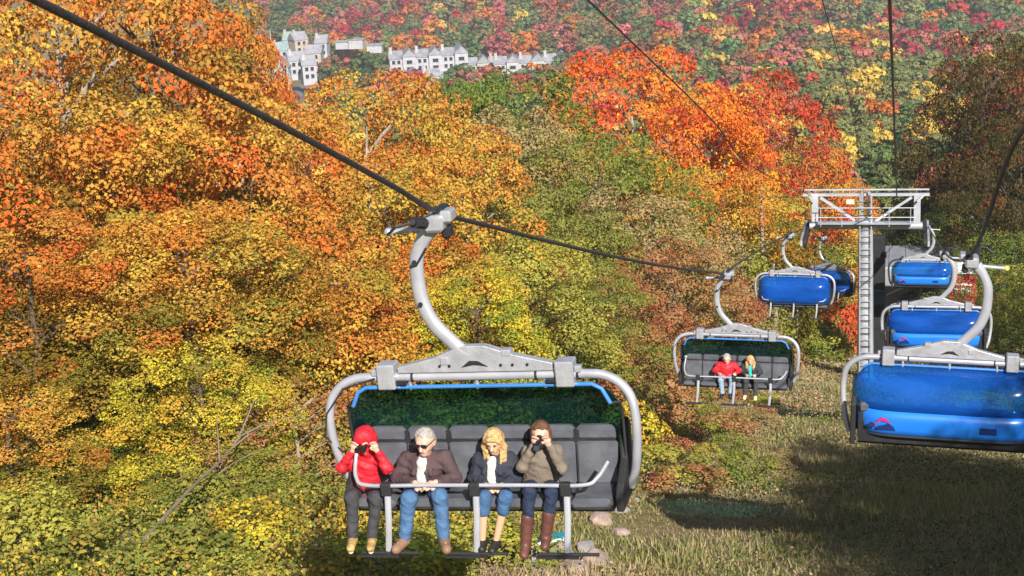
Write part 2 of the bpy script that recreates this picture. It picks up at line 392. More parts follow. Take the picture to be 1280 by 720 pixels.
for a in NEAR: tree(*a, low=.36 if a[0] in (215, 20) else .1)
THINS = [
 (790, 235, 66, 4.2, 'brown', 'pale brown tree right of the cable below the olive oak'),
 (835, 300, 62, 3.4, 'rust', 'rust coloured tree behind the far end of the left cable'),
 (750, 330, 56, 3.0, 'rust', 'dark rust tree right above the corner of the near chair hoop'),
 (880, 270, 74, 3.4, 'brown', 'thin brown green tree behind the second grip'),
 (925, 300, 78, 3.0, 'lime', 'slender yellow green tree left of the closed blue bubble'),
 (710, 250, 62, 3.2, 'olive', 'thin bronze tree above the yellow green ashes'),
 (365, 465, 34, 2.0, 'rust', 'rust red half bare small tree touching the left side of the near chair'),
 (300, 500, 33, 1.8, 'rust', 'half bare brown red sapling behind the fallen branches'),
]
for a in THINS: tree(*a, thin=a[0] not in (790, 835, 750), low=.05)
# trees right of the line; the oaks carry their shade in the leaf colour
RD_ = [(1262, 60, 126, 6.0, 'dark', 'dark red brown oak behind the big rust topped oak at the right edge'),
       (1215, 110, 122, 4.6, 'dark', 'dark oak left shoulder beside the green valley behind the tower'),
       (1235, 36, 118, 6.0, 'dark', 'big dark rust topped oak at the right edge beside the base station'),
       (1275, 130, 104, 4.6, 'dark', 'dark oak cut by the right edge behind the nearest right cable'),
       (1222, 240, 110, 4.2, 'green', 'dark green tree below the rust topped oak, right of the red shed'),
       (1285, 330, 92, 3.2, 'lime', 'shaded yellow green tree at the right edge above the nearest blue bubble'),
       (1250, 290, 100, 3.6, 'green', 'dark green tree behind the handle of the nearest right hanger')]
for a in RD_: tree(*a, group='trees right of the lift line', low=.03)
# trees out of the frame on the right that throw the big shade over the slope
for i, (x, y, H, r, k) in enumerate([(8.4, 16, 8.2, 2.8, 'orange'), (9.5, 13, 8.8, 3.0, 'gold'), (10.5, 18, 10, 3.2, 'olive'), (11.5, 14, 11, 3.4, 'orange'), (12.5, 20, 11.5, 3.4, 'red'), (10.5, 8, 10, 3, 'gold'), (13.5, 8, 12, 4, 'olive'), (16, 13, 12.5, 4, 'orange'), (10.5, 23, 9.6, 2.8, 'gold'), (8.6, 10.5, 7.0, 2.2, 'gold'), (9.6, 21, 10.2, 2.8, 'orange'), (10, 5, 8.5, 2.8, 'red'), (11.5, 11, 10, 3, 'gold'), (8.6, 26, 7, 2, 'gold'), (15, 2, 11, 4, 'orange'),  (13, 17, 12, 3.6, 'gold'), 
         (15, 10, 11, 4, 'gold'),  (20, 18, 13, 4, 'gold'),
         (13, 60, 12, 3.6, 'orange'), (12.5, 70, 13, 3.6, 'olive'), (14, 74, 13, 4, 'green'),
        (16, 66, 12, 4, 'green')]):
    plant('roadside_tree', 'tree', x, y, H, r, k, 'autumn tree beyond the right edge of the photograph, shading the slope',
          'trees beyond the right edge', low=.1)
# bushes
def bush(px, py, D, Rm, Hm, kind, label, group='bushes along the forest edge'):
    p = at(px, py, D); plant('bush', 'bush', p.x, p.y, Hm, Rm, kind, label, group, BUSH, BTR, ref=(1.3, 1.8), low=.0)
for i_, (x_, y_) in enumerate([(-9.5, 20), (-12, 21.5), (-14.5, 22.5), (-11, 24), (-16.5, 25.5), (-8, 22.5), (-13, 26.5), (-18, 29), (-9.5, 26.5), (-15, 29), (-7.2, 25), (-11.5, 29)]):
    plant('bush', 'bush', x_, y_, .9+.5*((i_*7) % 5)/4, .9+.5*((i_*3) % 4)/3, ('lime', 'olive', 'lime', 'yellow', 'green')[i_ % 5], 'green weedy bush in the undergrowth along the bottom left', 'weedy bushes along the bottom left', BUSH, BTR, ref=(1.3, 1.8), low=0)
for i_ in range(34):
    y_ = 33+i_*1.25+(i_*7 % 5)*.4; x_ = float(np.interp(y_, [20, 34, 50, 70, 110], [-7, -6.6, -7.8, -10.5, -12]))+.3+(i_*37 % 11)/10*3.6
    plant('bush', 'bush', x_, y_, .35+.6*((i_*7) % 5)/4, .5+.6*((i_*3) % 4)/3, ('brown', 'rust', 'olive', 'brown', 'lime')[i_ % 5], 'low ' + ('brown', 'rust red', 'olive', 'brown', 'yellow green')[i_ % 5] + ' weedy shrub on the open slope below the second chair', ('brown', 'rust red', 'olive', 'brown', 'yellow green')[i_ % 5] + ' low shrubs on the open slope', BUSH, BTR, ref=(1.3, 1.8), low=0)
BUSHES = [
 (770, 0, 44, 1.6, 2.4, 'rust', 'rust red bush right of the near chair hoop'),
 (800, 0, 52, 1.8, 2.6, 'rust', 'rust bush farther up behind the hoop corner bush'),
 (790, 0, 41, 1.2, 1.6, 'yellow', 'yellow bush at the lower right of the near chair'),
 (830, 0, 60, 1.7, 2.4, 'brown', 'brown bush left of the second chair'),
 (845, 0, 50, 1.2, 1.2, 'rust', 'low rust bush below the second chair'),
 (900, 0, 47, 1.2, .9, 'rust', 'dark red low bush under the couple on the second chair'),
 (745, 0, 38, 1.1, 1.1, 'yellow', 'yellow green bush beside the pale rocks'),
 (1012, 0, 88, 1.9, 3.0, 'orange', 'orange yellow bush left of the tower shaft'),
 (1045, 0, 92, 2.0, 4.2, 'crimson', 'red bush touching the tower shaft'),
 (1030, 0, 84, 1.6, 1.7, 'lime', 'green bush below the red bush at the tower foot'),
 (985, 0, 86, 1.8, 3.0, 'yellow', 'yellow bush under the closed blue bubble'),
 (965, 0, 78, 1.6, 2.0, 'rust', 'rust bush behind the right corner of the second chair'),
 (820, 0, 36, 1.3, .8, 'lime', 'low green bush at the bottom below the bubble shadow'),
 (700, 0, 33.5, 1.1, .9, 'lime', 'green bush left of the pale rocks at the bottom'),
 (430, 0, 31, 1.5, 2.1, 'lime', 'yellow green bush under the red jacketed rider'),
 (500, 0, 32, 1.5, 2.3, 'yellow', 'yellow bush under the man in blue jeans'),
 (565, 0, 33, 1.4, 2.2, 'yellow', 'yellow orange bush between the two middle riders'),
 (620, 0, 34, 1.4, 2.1, 'gold', 'orange gold bush under the blond rider'),
 (385, 0, 32.5, 1.3, 2.1, 'rust', 'rust bush at the lower left corner of the near chair'),
 (20, 0, 30, 1.0, 1.9, 'orange', 'orange bush in the bottom left corner'),
 (90, 0, 30, 1.3, 1.5, 'lime', 'green bush at the bottom second from the left edge'),
 (180, 0, 29.5, 1.4, 1.4, 'lime', 'broad green bush at the bottom below the fallen branches'),
 (320, 0, 30, 1.3, 1.2, 'olive', 'olive bush at the bottom right of the fallen branches'),
 (1265, 0, 57, 1.5, 1.1, 'brown', 'brown bush at the right edge above the shade'),
 (1230, 0, 60, 1.4, .9, 'yellow', 'yellow weed bush near the right edge under the blue bubble'),
]
for (px, _, D, Rm, Hm, k, lb) in BUSHES:
    # D is a ground distance: drop the pixel column on the ground
    r = ray(px, 500); y = D; x = r.x/r.y*y
    plant('bush', 'bush', x, y, Hm, Rm, k, lb, 'bushes along the forest edge', BUSH, BTR, ref=(1.3, 1.8), low=0)

# undergrowth (nobody could count it): leafy weeds and grass
def in_px(x, y, z=None):
    z = gh(x, y) if z is None else z
    P = np.stack([x, y, z], -1); d = P @ np.array(FW)
    return 640+(P @ np.array(RT))/d*FPX, 360-(P @ np.array(UP))/d*FPX, d
def stuff_leaves(name, n, xr, yr, cond, hmax, size, cols, label, seed, clump=.5, up=.5):
    rg = np.random.default_rng(seed); yy = rg.uniform(yr[0]**.5, yr[1]**.5, n)**2; xx = rg.uniform(*xr, n)
    px, py, d = in_px(xx, yy); k = (px > -80) & (px < 1350) & (py < 860) & cond(xx, yy, px, py)
    xx, yy, d = xx[k], yy[k], d[k]; m = len(xx)
    cl = np.sin(xx*1.7+np.sin(yy*1.1)*2)*np.sin(yy*1.3+np.sin(xx*.9)*2)
    hh = hmax*(.35+.65*np.clip(.5+clump*cl, 0, 1))*rg.uniform(0, 1, m)**.6
    P = np.stack([xx, yy, gh(xx, yy)+hh], -1); nn = rg.normal(size=(m, 3))*.7+np.array([0, -.3, up])
    V, F = leaves(P, nn, size*np.clip(d/35, 1, 3), rg, .7)
    ci = np.clip((cl*.5+.5)*.6+rg.uniform(0, .4, m), 0, .999); C = np.array(cols)[(ci*len(cols)).astype(int)]*rg.uniform(.7, 1.25, (m, 1))
    if name == 'weeds':      # greener, darker tint on the right half, also deepening the tree shade by colour
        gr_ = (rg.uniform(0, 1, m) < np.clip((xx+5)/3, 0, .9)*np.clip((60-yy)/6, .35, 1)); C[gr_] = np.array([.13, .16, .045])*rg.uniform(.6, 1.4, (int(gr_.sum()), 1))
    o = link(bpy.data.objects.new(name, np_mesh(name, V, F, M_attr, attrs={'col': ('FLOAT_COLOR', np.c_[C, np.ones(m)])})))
    return tag(o, label, name.replace('_', ' '), kind='stuff')
def attr_mat():
    m, t, b = node_mat('leafy_mixed'); N = t.nodes; L = t.links
    a = N.new('ShaderNodeAttribute'); a.attribute_name = 'col'; t.nodes.remove(b)
    d = N.new('ShaderNodeBsdfDiffuse'); tr = N.new('ShaderNodeBsdfTranslucent'); x = N.new('ShaderNodeMixShader'); x.inputs[0].default_value = .25
    L.new(a.outputs['Color'], d.inputs[0]); L.new(a.outputs['Color'], tr.inputs[0])
    L.new(d.outputs[0], x.inputs[1]); L.new(tr.outputs[0], x.inputs[2]); L.new(x.outputs[0], N['Material Output'].inputs[0]); return m
M_attr = attr_mat()
edge = lambda y: np.interp(y, [20, 34, 50, 70, 110], [-7, -6.6, -7.8, -10.5, -12])
stuff_leaves('undergrowth', 250000, (-32, -3), (9, 58), lambda x, y, px, py: (x < edge(y)), 1.0, .072,
             [(.20, .26, .05), (.34, .36, .06), (.24, .28, .06), (.52, .40, .06), (.40, .24, .08), (.16, .22, .05)],
             'green and yellow weeds growing under the trees at the bottom left', 5)
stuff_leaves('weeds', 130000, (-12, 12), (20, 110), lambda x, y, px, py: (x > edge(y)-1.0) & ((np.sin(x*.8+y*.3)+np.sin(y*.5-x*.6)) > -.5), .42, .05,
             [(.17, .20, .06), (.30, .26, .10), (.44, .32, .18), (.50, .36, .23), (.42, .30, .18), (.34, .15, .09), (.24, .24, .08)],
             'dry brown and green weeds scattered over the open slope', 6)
def grass(n, seed):
    rg = np.random.default_rng(seed); yy = rg.uniform(19**.5, 125**.5, n)**2; xx = rg.uniform(-13, 14, n)
    px, py, d = in_px(xx, yy); k = (px > 600) & (px < 1330) & (py < 760) & (xx > edge(yy)-1.5); xx, yy, d = xx[k], yy[k], d[k]; m = len(xx)
    z = gh(xx, yy); pt = np.sin(xx*.45+1)*np.sin(yy*.22)+.5*np.sin(xx*1.1-yy*.5)
    h = rg.uniform(.06, .24, m)*(1+.5*pt.clip(-1, 1)); wd = .022*np.clip(d/35, 1, 3); a = rg.uniform(0, 6.28, m)
    b = np.stack([xx, yy, z-.02], -1); u = np.stack([np.cos(a)*wd, np.sin(a)*wd, 0*a], -1); ln = rg.normal(size=(m, 3))*.35*h[:, None]; ln[:, 2] = h
    V = np.stack([b-u, b+u, b+ln], 1).reshape(-1, 3)
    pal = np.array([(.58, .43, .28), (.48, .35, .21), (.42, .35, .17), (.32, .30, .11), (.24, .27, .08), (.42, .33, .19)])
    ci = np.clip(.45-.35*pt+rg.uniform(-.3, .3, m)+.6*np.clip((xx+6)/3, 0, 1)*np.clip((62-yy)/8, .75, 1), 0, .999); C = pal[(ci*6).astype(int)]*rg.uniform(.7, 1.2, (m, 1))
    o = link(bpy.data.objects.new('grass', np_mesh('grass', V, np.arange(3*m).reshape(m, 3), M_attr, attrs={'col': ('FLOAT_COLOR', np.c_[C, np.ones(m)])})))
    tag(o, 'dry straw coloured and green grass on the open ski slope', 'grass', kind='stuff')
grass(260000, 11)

# ------------------------------------------------------------------ far forest
FARC = {'red': (.58, .07, .05), 'crimson': (.46, .05, .07), 'orange': (.68, .24, .05), 'yellow': (.72, .50, .10), 'green': (.14, .20, .07),
        'olive': (.24, .25, .09), 'rust': (.40, .18, .09), 'pink': (.55, .18, .15), 'dark': (.07, .11, .05)}
FMAT = {}
for k_, c_ in FARC.items():
    lo = tuple(v*.55 for v in c_); hi = tuple(min(.9, v*1.3) for v in c_)
    FMAT[k_] = leaf_mat('far_'+k_+'_leaves', [lo, c_, hi, c_, tuple((a*.6+b*.4) for a, b in zip(c_, (.3, .3, .08)))], lo, .4)
FARP = [crown_data(300+i, 4.2, 9, 34, 30, .95, lob=(.22, .40), nn_=.28, shape=['round', 'tall', 'round', 'round', 'cone'][i]) for i in range(5)]
def far_mesh(i):
    V, F, T, Hh = FARP[i]; V = V.copy(); V[:, 2] += 1.5
    mb = MB(); mb.tube([(0, 0, 0), (.1, 0, 6)], [.28, .1], 5, cap=False)
    n = len(V); V2 = np.concatenate([V, np.array(mb.v)]); F2 = np.concatenate([F, np.array(mb.f)+n])
    return np_mesh('far_tree', V2, F2, FMAT['red'], attrs={'tint': ('FLOAT', np.r_[T, np.full(len(mb.f), .0)]), 'hgt': ('FLOAT', np.r_[Hh, np.zeros(len(mb.f))])})
FARM = [far_mesh(i) for i in range(5)]
FARP_ = FARP; FARP = [crown_data(400+i, 4.2, 9, 40, 95, .48, lob=(.18, .34), core=160, gap=.4, nn_=.4, shape=['round', 'tall', 'round', 'round', 'cone'][i]) for i in range(5)]
MIDM = [far_mesh(i) for i in range(5)]; FARP = FARP_
rg = np.random.default_rng(21)
pts = []
yv = 150.0
while yv < 1900:
    sp = 7.4+yv*.0062
    xa, xb = (250-1120)/2000*yv, (1380-1120)/2000*yv
    for xv in np.arange(xa, xb, sp): pts.append((xv+rg.uniform(-.45, .45)*sp, yv+rg.uniform(-.45, .45)*sp))
    yv += sp*1.05
pts = np.array(pts); fx, fy = pts[:, 0], pts[:, 1]; fz = gh(fx, fy)
ppx, ppy, pd = in_px(fx, fy, fz+7)
VY = 700.0
# clearings: village ground, parking, base station
clear = ((ppx > 322) & (ppx < 410) & (fy > 560) & (fy < 775)) | ((ppx > 460) & (ppx < 725) & (fy > 612) & (fy < 735)) | ((ppx > 412) & (ppx < 480) & (fy > 640) & (fy < 740)) \
    | ((fx > -9) & (fx < 12) & (fy < 175)) | ((ppx > 325) & (ppx < 480) & (fy > 440) & (fy < 600)) | ((ppx > 455) & (ppx < 700) & (fy > 560) & (fy < 610))
keep = ~clear & (ppy > -90)
fx, fy, fz, ppx, ppy, pd = [a[keep] for a in (fx, fy, fz, ppx, ppy, pd)]
def far_kind(x, y, px, py):
    if px > 1000 and rg.uniform() < .35: return ['green', 'olive', 'olive'][int(rg.integers(3))]
    n = math.sin(x*.021+1+.7*math.sin(y*.012))+math.sin(y*.017+x*.013+2)+rg.normal()*.75
    if y < 330: pool = ['green', 'olive', 'green', 'olive', 'rust', 'orange', 'dark', 'yellow', 'pink']
    elif n > 1.0: pool = ['red', 'crimson', 'pink', 'green', 'orange', 'rust', 'olive', 'yellow']
    elif n > .1: pool = ['orange', 'rust', 'olive', 'pink', 'green', 'yellow', 'olive', 'crimson']
    else: pool = ['green', 'green', 'olive', 'olive', 'rust', 'orange', 'dark', 'pink']
    return pool[int(rg.integers(len(pool)))]
vis = (ppx > -20) & (ppx < 1300) & (ppy > -25) & (((ppx > 890) & (ppy < 262)) | ((ppx > 700) & (ppy < 120)) | ((ppx > 340) & (ppy < 66)))
order = np.argsort(pd+np.where(vis, 0, 1e6)); solo = set(order[:295].tolist())
ZONE = [(0, 480, 'above the village houses at the top left'), (480, 720, 'on the hill above the white condominiums'), (720, 900, 'on the hill above the fiery red maple'),
        (900, 1030, 'right of the crimson maple'), (1030, 1125, 'around the cables above the tower'), (1125, 1400, 'left of the dark right edge oak')]
CN = {'red': 'red', 'crimson': 'crimson', 'orange': 'orange', 'yellow': 'yellow', 'green': 'green', 'olive': 'olive', 'rust': 'rust brown', 'pink': 'dull pink red', 'dark': 'very dark green'}
accV, accF, accC, off = [], [], [], 0
for i in range(len(fx)):
    k = far_kind(fx[i], fy[i], ppx[i], ppy[i]); s = rg.uniform(.8, 1.35)*(.95 if fy[i] < 600 else 1.15); a = rg.uniform(0, 6.28); v = int(rg.integers(4)) if k not in ('dark',) else 4
    if i in solo:
        o = bpy.data.objects.new('far_tree', (MIDM if fy[i] < 420 else FARM)[v]); link(o); o.location = (fx[i], fy[i], fz[i]-.5); o.rotation_euler = (0, 0, a); o.scale = (s, s, s*rg.uniform(.9, 1.15))
        o.material_slots[0].link = 'OBJECT'; o.material_slots[0].material = FMAT[k]
        zn = next(z for p0, p1, z in ZONE if p0 <= ppx[i] < p1 or p1 == 1400)
        dd = 'nearer' if pd[i] < 300 else ('middle distance' if pd[i] < 500 else 'distant')
        tag(o, f'small {CN[k]} {dd} tree {zn}', 'tree', f'{CN[k]} {dd} trees {zn}')
    else:
        V, F, T, Hh = FARP[v]
        if fy[i] > 900: sel = rg.permutation(len(F))[:len(F)//5]; mul = 1.55
        elif fy[i] > 450: sel = rg.permutation(len(F))[:int(len(F)*.45)]; mul = 1.2
        else: sel = np.arange(len(F)); mul = 1
        q = V.reshape(-1, 4, 3)[sel]; T_ = T[sel]
        if mul != 1: c = q.mean(1, keepdims=True); q = c+(q-c)*mul
        q = q.reshape(-1, 3)*s; ca, sa = math.cos(a), math.sin(a)
        q = np.stack([q[:, 0]*ca-q[:, 1]*sa+fx[i], q[:, 0]*sa+q[:, 1]*ca+fy[i], q[:, 2]+fz[i]+1], -1)
        accV.append(q); m = len(sel); accF.append(np.arange(4*m).reshape(m, 4)+off); off += 4*m
        cc = np.array(FARC[k])*rg.uniform(.8, 1.2); accC.append(cc[None]*(.65+.65*T_[:, None])*rg.uniform(.85, 1.15, (1, 3)))
C = np.concatenate(accC); C = np.c_[C, np.ones(len(C))]
o = link(bpy.data.objects.new('distant_forest', np_mesh('distant_forest', np.concatenate(accV), np.concatenate(accF), M_attr, attrs={'col': ('FLOAT_COLOR', C)})))
tag(o, 'mixed red, orange and green forest covering the valley and the far hillside', 'forest', kind='stuff')
print('far trees', len(fx), 'stuff faces', len(C))

# ------------------------------------------------------------------ village
M_white = pmat('white_siding', (.48, .47, .50), .7, var=.12, vscale=.6); M_roof = pmat('grey_shingles', (.33, .33, .37), .85, var=.25, vscale=.5)
M_roof2 = pmat('pale_green_roof', (.30, .40, .40), .8, var=.2, vscale=.5); M_win = pmat('window_glass_dark', (.03, .035, .045), .15)
M_asph = pmat('asphalt', (.24, .23, .24), .95, var=.2, vscale=.2); M_tan = pmat('tan_siding', (.50, .42, .36), .8, var=.15, vscale=.5)
M_redpaint = pmat('red_paint', (.62, .05, .07), .55, var=.25, vscale=1.5); M_cream = pmat('cream_board', (.70, .64, .50), .6)
def gable(mb, x0, x1, y0, y1, z0, zr, over=.5, along='x'):
    if along == 'x':
        ym = (y0+y1)/2; V = [(x0-over, y0-over, z0), (x1+over, y0-over, z0), (x1+over, y1+over, z0), (x0-over, y1+over, z0), (x0-over, ym, zr), (x1+over, ym, zr)]
        F = [(0, 1, 5, 4), (2, 3, 4, 5), (1, 2, 5), (3, 0, 4), (3, 2, 1, 0)]
    else:
        xm = (x0+x1)/2; V = [(x0-over, y0-over, z0), (x1+over, y0-over, z0), (x1+over, y1+over, z0), (x0-over, y1+over, z0), (xm, y0-over, zr), (xm, y1+over, zr)]
        F = [(0, 4, 5, 3), (1, 2, 5, 4), (0, 1, 4), (2, 3, 5), (3, 2, 1, 0)]
    mb.add(V, F)
def building(px, py, D, units, label, rz=0, storeys=3, uw=6.2, depth=11, wall=M_white, roof=M_roof, step=0, foot=4, rh=3.0, cat='building', name='apartment_block', group=None):
    p = at(px, py, D); b = empty(name, (p.x, p.y, p.z), rz); tag(b, label, cat, group)
    W = uw*units; sh = 2.9
    for i in range(units):
        x0 = -W/2+i*uw; proud = (i % 2)*1.6; z0 = step*i; H = storeys*sh+(0.9 if i % 2 else 0)
        mb = MB(); mb.box((x0+uw/2, depth/2-proud/2, z0+(H-foot)/2), (uw-.04, depth+proud, H+foot)); mb.build('wall', wall, b)
        r = MB(); gable(r, x0, x0+uw, -proud, depth, z0+H, z0+H+rh, .35, 'y' if i % 2 else 'x'); ro = r.build('roof', roof, b)
        if (i % 2 == 0 or units == 1) and cat != 'shed':
            c = MB(); c.box((x0+.8, depth*.35, z0+H+2.2), (1.1, 1.1, 4.4)); c.box((x0+.8, depth*.35, z0+H+4.5), (1.4, 1.4, .3)); c.build('chimney', wall, ro)
        for s in range(storeys if cat != 'shed' else 0):
            for q in ((.3, .7) if i % 2 == 0 else (.5,)):
                f = MB(); wx = x0+uw*q; ww = 1.3 if i % 2 == 0 else 2.4; zc = z0+s*sh+1.5
                f.box((wx, -proud-.05, zc), (ww, .06, 1.5)); wn = f.build('window', M_win, b)
                MB().box((wx, -proud-.12, zc-.85), (ww+.3, .16, .14)).build('sill', wall, wn); MB().box((wx, -proud-.12, zc+.83), (ww+.3, .16, .12)).build('frame', wall, wn)
    return b
building(538, 105, 690, 6, 'large white condominium block with grey roofs and many chimneys, left of the pair', rz=R(20), step=0, storeys=4, uw=5.6, depth=13)
building(520, 106, 672, 3, 'lower grey roofed wing in front of the large white condominium', rz=R(24), storeys=1, uw=7, depth=9)
building(665, 95, 700, 6, 'long low white condominium row with tall chimneys right of the larger block', rz=R(14), storeys=2, uw=5.4, depth=10)
building(605, 97, 712, 3, 'pale row linking the two white condominium blocks', rz=R(16), storeys=2, uw=5.4, depth=9, wall=M_tan)
hs = [(362, 58, 745, 1, M_roof2, M_tan, 6, 'small tan house with pale green roof highest in the far village'), (388, 100, 640, 1, M_roof, M_white, 5.5, 'tiny white house nearest the golden maple below the far village'), (355, 108, 625, 1, M_roof2, M_tan, 6, 'small tan house with pale roof in the middle of the far village'),
      (402, 70, 740, 1, M_roof, M_white, 5.5, 'small grey roofed house at the upper right of the far village'),
      (352, 72, 700, 1, M_roof2, M_white, 6.5, 'grey green roofed house nearest the flagpole in the far village'),
      (378, 66, 730, 1, M_roof, M_tan, 6.5, 'tan house with grey roof at the back of the far village'),
      (345, 96, 650, 2, M_roof2, M_white, 5.5, 'white gabled house with arched dark windows in the far village'),
      (372, 94, 655, 1, M_roof, M_white, 6, 'pale lilac house right of the gabled house in the far village'),
      (340, 122, 600, 1, M_roof, M_redpaint, 6, 'dark red house at the lower end of the far village'),
      (392, 84, 690, 1, M_roof, M_tan, 7, 'pinkish small house at the right end of the far village')]
for j, (px, py, D, u, rf, wl, uw, lb) in enumerate(hs):
    building(px, py, D, u, lb, rz=R(10+17*(j % 3)), storeys=1+(j % 2), uw=uw, depth=8, rh=3.6, foot=2, wall=wl, roof=rf, name='village_house', cat='house', group='houses of the far village')
building(938, 22, 900, 3, 'lone white long building on the far hill beside a dark conifer', rz=R(-35), storeys=2, uw=9, depth=14, name='hill_lodge')
building(468, 65, 745, 1, 'low white shed at the far edge of the parking area', rz=R(10), storeys=1, uw=7, depth=6, name='white_shed', cat='shed', foot=.5, rh=.8)
building(437, 60, 780, 2, 'long thin white roofed building behind the yellow trees', rz=R(5), storeys=1, uw=7, depth=5, name='white_shed', cat='shed', foot=.5, rh=.8)
p = at(340, 66, 690); mb = MB(); mb.tube([(0, 0, -2), (0, 0, 10)], [.22, .12], 8); o = mb.build('flagpole', M_cream); o.location = p; tag(o, 'thin pale pole standing left of the far village roofs', 'pole')
# roads of the village
def lot(name, corners, mat):
    V = [at(px, py, D) for px, py, D in corners]
    n = 8; P = []
    for j in range(n+1):
        for i in range(n+1):
            u, v_ = i/n, j/n; q = (V[0]*(1-u)+V[1]*u)*(1-v_)+(V[3]*(1-u)+V[2]*u)*v_; P.append((q.x, q.y, float(gh(q.x, q.y))+.35))
    F = [(j*(n+1)+i, j*(n+1)+i+1, (j+1)*(n+1)+i+1, (j+1)*(n+1)+i) for j in range(n) for i in range(n)]
    o = MB().add(P, F).build(name, mat); tag(o, kind='structure')
lot('parking', [(455, 110, 615), (620, 112, 600), (600, 75, 740), (440, 68, 745)], M_asph)
lot('village_road', [(325, 140, 520), (350, 140, 520), (400, 60, 760), (380, 60, 760)], M_asph)

# ------------------------------------------------------------------ metals and fabrics of the lift
M_galv = pmat('galvanised_steel', (.50, .51, .56), .42, .45, bump=.15, bscale=30, var=.16, vscale=7)
M_tube = pmat('pale_grey_tube', (.50, .51, .57), .36, .35, var=.12, vscale=4)
M_dark = pmat('dark_steel', (.03, .03, .036), .5, .3, var=.3, vscale=8)
M_rope = pmat('steel_rope', (.06, .057, .062), .45, .5, bump=.6, bscale=60, var=.35, vscale=25)
M_vinyl = pmat('charcoal_vinyl', (.105, .11, .13), .36, bump=.6, bscale=6, var=.2, vscale=5)
M_rubber = pmat('black_rubber', (.02, .02, .022), .7)
M_bluerim = pmat('blue_rim', (.05, .22, .62), .3, coat=.5, var=.2, vscale=2)
M_yel = pmat('yellow_cap', (.65, .55, .15), .5)
M_ropegrey = pmat('grey_aluminium_roof', (.36, .38, .42), .5, .3, var=.15, vscale=.8)
def bubble_mat(name, tcol, base, fac, rough=.12):
    m, t, b = node_mat(name); N = t.nodes; L = t.links
    b.inputs['Base Color'].default_value = (*base, 1); b.inputs['Roughness'].default_value = rough; b.inputs['Coat Weight'].default_value = .6
    tr = N.new('ShaderNodeBsdfTransparent'); tr.inputs[0].default_value = (*tcol, 1); mx = N.new('ShaderNodeMixShader')
    tc = N.new('ShaderNodeTexCoord'); n = N.new('ShaderNodeTexNoise'); n.inputs['Scale'].default_value = 1.6; n.inputs['Detail'].default_value = 5
    mp = N.new('ShaderNodeMapping'); mp.inputs['Scale'].default_value = (.5, 1, 2.2); L.new(tc.outputs['Object'], mp.inputs[0]); L.new(mp.outputs[0], n.inputs['Vector'])
    mr = N.new('ShaderNodeMapRange'); mr.inputs['From Min'].default_value = .3; mr.inputs['From Max'].default_value = .7
    mr.inputs['To Min'].default_value = fac-.12; mr.inputs['To Max'].default_value = fac+.12; L.new(n.outputs['Fac'], mr.inputs['Value']); L.new(mr.outputs[0], mx.inputs[0])
    L.new(tr.outputs[0], mx.inputs[1]); L.new(b.outputs[0], mx.inputs[2]); L.new(mx.outputs[0], N['Material Output'].inputs[0]); return m
M_bubT = bubble_mat('smoked_teal_bubble', (.24, .46, .46), (.008, .035, .045), .25)
M_bubB = bubble_mat('blue_bubble', (.24, .60, .72), (.012, .15, .74), .34)
M_band = pmat('bright_blue_band', (.015, .20, .80), .3, coat=.6, var=.12, vscale=1.2)

# chair: origin at the grip; front faces -Y; hoop centre at (HX,0,HZ)
HX, HZ = .21, -1.62
def add_bubble(root, opened, mat, band):
    prof = [(.0, .12), (.11, .15), (.22, .20), (.33, .29), (.40, .42), (.44, .57), (.465, .72), (.47, .88), (.455, 1.02), (.43, 1.13)]
    if not opened: prof = [(-y*1.05, h) for y, h in prof]
    nU = 28; lo = 7
    def pt(j, u):
        y, h = prof[j]; w_ = 1.43; 
        k = 1-.045*(1-min(1, j/2.0))-.03*max(0, j-7)/2
        e = abs(u)**7
        q = max(0, abs(u)-.86)/.14; h += .20*q*q*max(0, 1-j/5)
        return (HX+u*w_*k*(1-.02*q*q*max(0, 1-j/4)), y*(1-.75*e), HZ-h)
    def sheetmb(j0, j1, off=0):
        V = [pt(j, -1+2*i/nU) for j in range(j0, j1+1) for i in range(nU+1)]
        F = [(j*(nU+1)+i, j*(nU+1)+i+1, (j+1)*(nU+1)+i+1, (j+1)*(nU+1)+i) for j in range(j1-j0) for i in range(nU)]
        return MB().add(V, F)
    split = 6 if band else len(prof)-1
    o = sheetmb(0, split).build('bubble', mat, root, smooth=True)
    s = o.modifiers.new('thick', 'SOLIDIFY'); s.thickness = .008; s.offset = 0
    if band:
        b = sheetmb(split, len(prof)-1).build('lower_panel', M_band, o, smooth=True); s = b.modifiers.new('thick', 'SOLIDIFY'); s.thickness = .01; s.offset = 0
    rim = [pt(0, -1+2*i/nU) for i in range(nU+1)]
    MB().tube([(x, y-.0, z+.01) for x, y, z in rim], .021, 8).build('rim', M_bluerim, o, smooth=True)
    e = len(prof)-1
    MB().tube([pt(e, -1+2*i/nU) for i in range(nU+1)], .02, 8).build('rim', M_rubber, o, smooth=True)
    for u in (-1, 1):
        MB().tube([pt(j, u) for j in range(len(prof))], .016, 6).build('side_edge', M_rubber, o, smooth=True)
    for u in (-.5, 0, .5):
        mb = MB(); mb.tube([(HX+u*1.4, .0, HZ-.02), (HX+u*1.4, .02 if opened else -.02, HZ-.14)], .018, 6); mb.build('bracket', M_galv, o)
    return o
